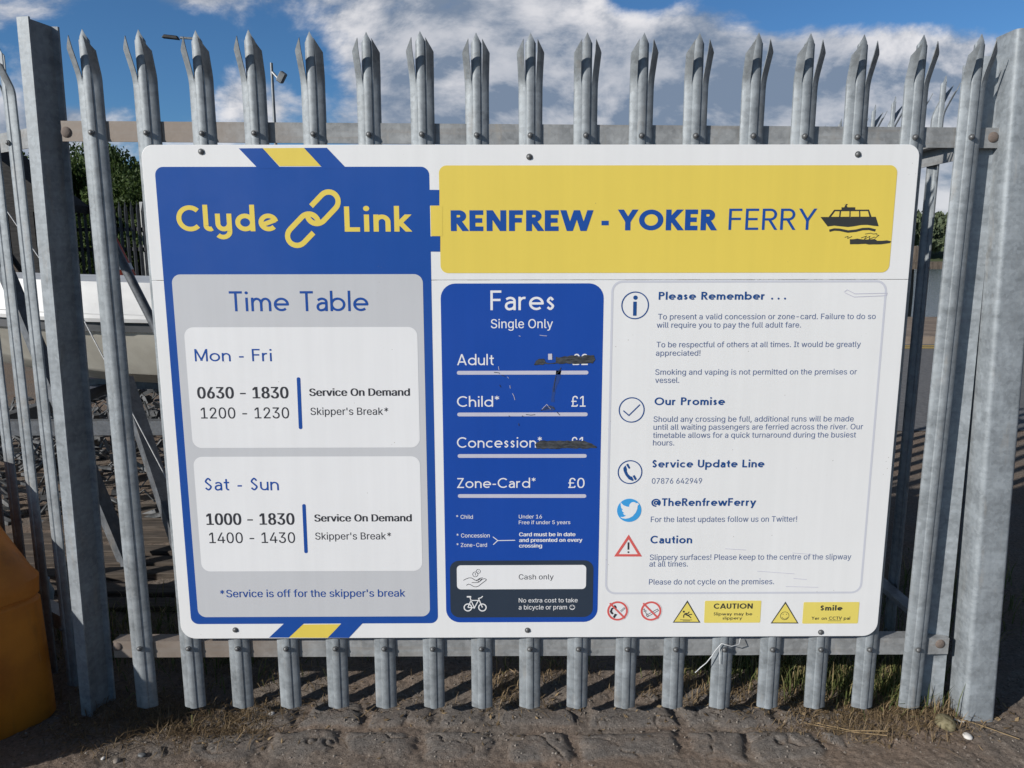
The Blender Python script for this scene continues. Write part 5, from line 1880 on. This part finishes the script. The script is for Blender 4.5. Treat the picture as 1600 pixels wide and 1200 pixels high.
#          x     y    sx   sy   n   h    lean wd     tint
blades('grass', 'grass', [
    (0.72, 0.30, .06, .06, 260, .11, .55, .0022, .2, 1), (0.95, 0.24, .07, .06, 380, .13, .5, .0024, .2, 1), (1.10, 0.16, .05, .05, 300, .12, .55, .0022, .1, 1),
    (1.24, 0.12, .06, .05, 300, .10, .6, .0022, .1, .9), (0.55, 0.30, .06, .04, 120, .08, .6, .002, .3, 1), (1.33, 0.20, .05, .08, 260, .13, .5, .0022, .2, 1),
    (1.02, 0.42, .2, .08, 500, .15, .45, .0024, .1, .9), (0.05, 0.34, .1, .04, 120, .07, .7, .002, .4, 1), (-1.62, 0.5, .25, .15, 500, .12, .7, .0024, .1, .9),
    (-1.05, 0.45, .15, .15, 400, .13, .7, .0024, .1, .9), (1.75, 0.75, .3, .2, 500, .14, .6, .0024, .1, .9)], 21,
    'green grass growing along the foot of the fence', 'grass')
blades('dry_straw', 'straw', [
    (-0.82, 0.10, .05, .02, 60, .05, 1.2, .0014, .4, 1), (-0.10, 0.17, .04, .05, 170, .07, .9, .0016, .3, 1), (0.10, 0.25, .06, .04, 110, .06, .9, .0016, .3, 1), (-0.02, 0.10, .05, .03, 70, .05, 1.2, .0014, .2, .9),
    (0.52, 0.20, .05, .05, 170, .06, 1.0, .0016, .3, 1), (0.66, 0.14, .05, .04, 160, .06, 1.0, .0016, .2, 1), (0.88, 0.14, .09, .05, 330, .06, 1.1, .0016, .2, 1), (1.05, 0.05, .08, .04, 330, .055, 1.3, .0015, .1, .9),
    (1.22, 0.00, .09, .05, 480, .06, 1.3, .0015, .1, .9), (1.34, 0.07, .05, .07, 330, .075, 1.0, .0016, .1, .95), (0.90, -0.03, .10, .025, 150, .05, 1.35, .0013, .1, .8), (1.12, -0.07, .09, .03, 170, .06, 1.35, .0013, .1, .8),
    (-1.05, -0.02, .12, .05, 480, .065, 1.35, .0013, 0, .55), (-1.22, 0.03, .10, .06, 420, .07, 1.3, .0014, 0, .4), (-0.92, 0.03, .08, .04, 200, .05, 1.3, .0013, 0, .6), (-1.36, -0.06, .10, .07, 300, .07, 1.3, .0013, 0, .45),
    (-1.1, 0.30, .25, .15, 400, .1, 1.1, .0016, .1, .8), (-1.6, 0.45, .2, .15, 400, .1, 1.1, .0016, .1, .8), (-0.45, 0.2, .3, .08, 120, .05, 1.2, .0013, .1, .9), (0.3, 0.24, .2, .06, 120, .05, 1.2, .0013, .1, .9)], 22,
    'dry yellow and brown straw lying along the foot of the fence', 'straw')
st_ = Shape()
rg2 = random.Random(9)
for (x, y, a, ln) in ((-1.16, -0.06, 78, .06), (1.02, -0.06, -28, .20), (1.00, -0.055, -24, .24), (1.30, 0.06, 34, .11), (1.34, 0.03, 40, .12), (1.26, 0.10, 28, .18), (-0.04, 0.22, 130, .10), (0.02, 0.2, 118, .09), (1.42, -0.06, -40, .22)):
    d = Vector((math.cos(R(a)), math.sin(R(a)), 0)) * ln / 2
    z = gh_fast(x, y)
    st_.tube([(x - d.x, y - d.y, z + .003), (x, y, z + .006 + rg2.uniform(0, .02)), (x + d.x, y + d.y, z + rg2.uniform(.004, .045))], 0.0015, 5)
o = st_.build('dry_stalks', M['straw'])
a_ = o.data.attributes.new('tint', 'FLOAT', 'POINT')
a_.data.foreach_set('value', np.full(len(o.data.vertices), .85, np.float32))
tag(o, 'long pale dry stalks lying on the earth at the foot of the fence', 'straw', kind='stuff')

lf = Shape()
tint = []
for i in range(1700):
    x = rg2.uniform(-1.6, 1.6)
    y = rg2.gauss(0.02 if abs(x) > .85 else 0.10, 0.06 if abs(x) > .85 else .10)
    if abs(x) < .85 and rg2.random() < .55:
        continue
    z = gh_fast(x, y)
    a, l_ = rg2.uniform(0, 6.3), rg2.uniform(.004, .013)
    u_ = Vector((math.cos(a), math.sin(a), rg2.uniform(-.3, .5))) * l_
    w_ = Vector((-math.sin(a), math.cos(a), rg2.uniform(-.3, .5))) * l_ * rg2.uniform(.15, .5)
    c = Vector((x, y, z + .003))
    lf.add([c - u_, c - w_, c + u_ + Vector((0, 0, .003)), c + w_], [(0, 1, 2, 3)])
    tint += [rg2.random() ** 1.6] * 4
o = lf.build('leaf_litter', M['straw'])
a_ = o.data.attributes.new('tint', 'FLOAT', 'POINT')
a_.data.foreach_set('value', np.array(tint, np.float32))
tag(o, 'brown scraps of dead leaf and bark strewn along the fence line', 'leaf litter', kind='stuff')

gv = Shape()
for i in range(2600):
    x, y = rg2.uniform(-1.9, 1.9), rg2.triangular(-0.5, 0.45, 0.0)
    r = 0.0012 + 0.0045 * rg2.random() ** 3
    z = gh_fast(x, y) + r * .3
    v8 = []
    for q in ((1, 0, 0), (0, 1, 0), (-1, 0, 0), (0, -1, 0)):
        v8.append((x + q[0] * r * rg2.uniform(.6, 1.3), y + q[1] * r * rg2.uniform(.6, 1.3), z + rg2.uniform(-.2, .2) * r))
    v8 += [(x, y, z + r * rg2.uniform(.5, 1)), (x, y, z - r)]
    gv.add(v8, [(0, 1, 4), (1, 2, 4), (2, 3, 4), (3, 0, 4), (1, 0, 5), (2, 1, 5), (3, 2, 5), (0, 3, 5)])
o = gv.build('gravel', M['pebble'])
tag(o, 'small loose stones and grit scattered over the trodden earth', 'gravel', kind='stuff')


def stone(x, y, r, flat, seed, mat, name, label, cat, group=None):
    rg = random.Random(seed)
    bm_ = bmesh.new()
    bmesh.ops.create_icosphere(bm_, subdivisions=2, radius=1)
    for v in bm_.verts:
        k = r * (1 + .35 * (vn(v.co, seed) - .5))
        v.co = Vector((v.co.x * k * 1.3, v.co.y * k, v.co.z * k * flat))
    me_ = bpy.data.meshes.new(name)
    bm_.to_mesh(me_)
    bm_.free()
    me_.materials.append(M[mat])
    me_.shade_smooth()
    o_ = bpy.data.objects.new(name, me_)
    o_.location = (x, y, gh_fast(x, y) + r * flat * .45)
    o_.rotation_euler = (0, 0, rg.uniform(0, 6))
    link(o_)
    return tag(o_, label, cat, group)


def vn(c, s_):
    return float(vnoise(np.array([c.x * 2.1 + 9]), np.array([c.y * 2.1 + c.z * 3.3 + 9]), s_)[0])


simple('mossy_stone', (0.13, 0.115, 0.06), (0.24, 0.21, 0.13), 60, 0.95, 0, 0.6, 0.004)
stone(1.325, -0.045, 0.030, .62, 3, 'mossy_stone', 'stone', 'mossy brown stone in the straw left of the gate post', 'stone')
stone(1.36, -0.105, 0.014, .5, 4, 'pale_litter', 'stone', 'flat pale pebble in front of the gate post foot', 'stone')
stone(-0.85, 0.045, 0.008, .5, 5, 'pale_litter', 'stone', 'small white pebble between the two leftmost pales under the board', 'stone')
stone(-1.28, -0.185, 0.006, .6, 6, 'pale_litter', 'stone', 'small white pebble at the bottom left near the bin shadow', 'stone')
stone(-1.235, -0.195, 0.010, .6, 7, 'pebble', 'stone', 'brown stone at the edge of the bin shadow', 'stone')
stone(-1.175, -0.165, 0.010, .5, 12, 'scrap_grey', 'stone', 'dark grey stone just right of the bin shadow', 'stone')
for i, (x, y, a) in enumerate(((1.375, -0.03, -20), (1.352, -0.045, 10), (1.39, -0.035, 40))):
    s = Shape()
    s.box((0, 0, 0), (0.022, 0.008, 0.003), (0, R(8), 0))
    o = s.build('paper_scrap', M['pale_litter'])
    o.location = (x, y, gh_fast(x, y) + .006)
    o.rotation_euler = (0, R(6), R(a))
    tag(o, 'small white scrap of litter beside the foot of the gate post', 'litter', 'litter scraps by the gate post')
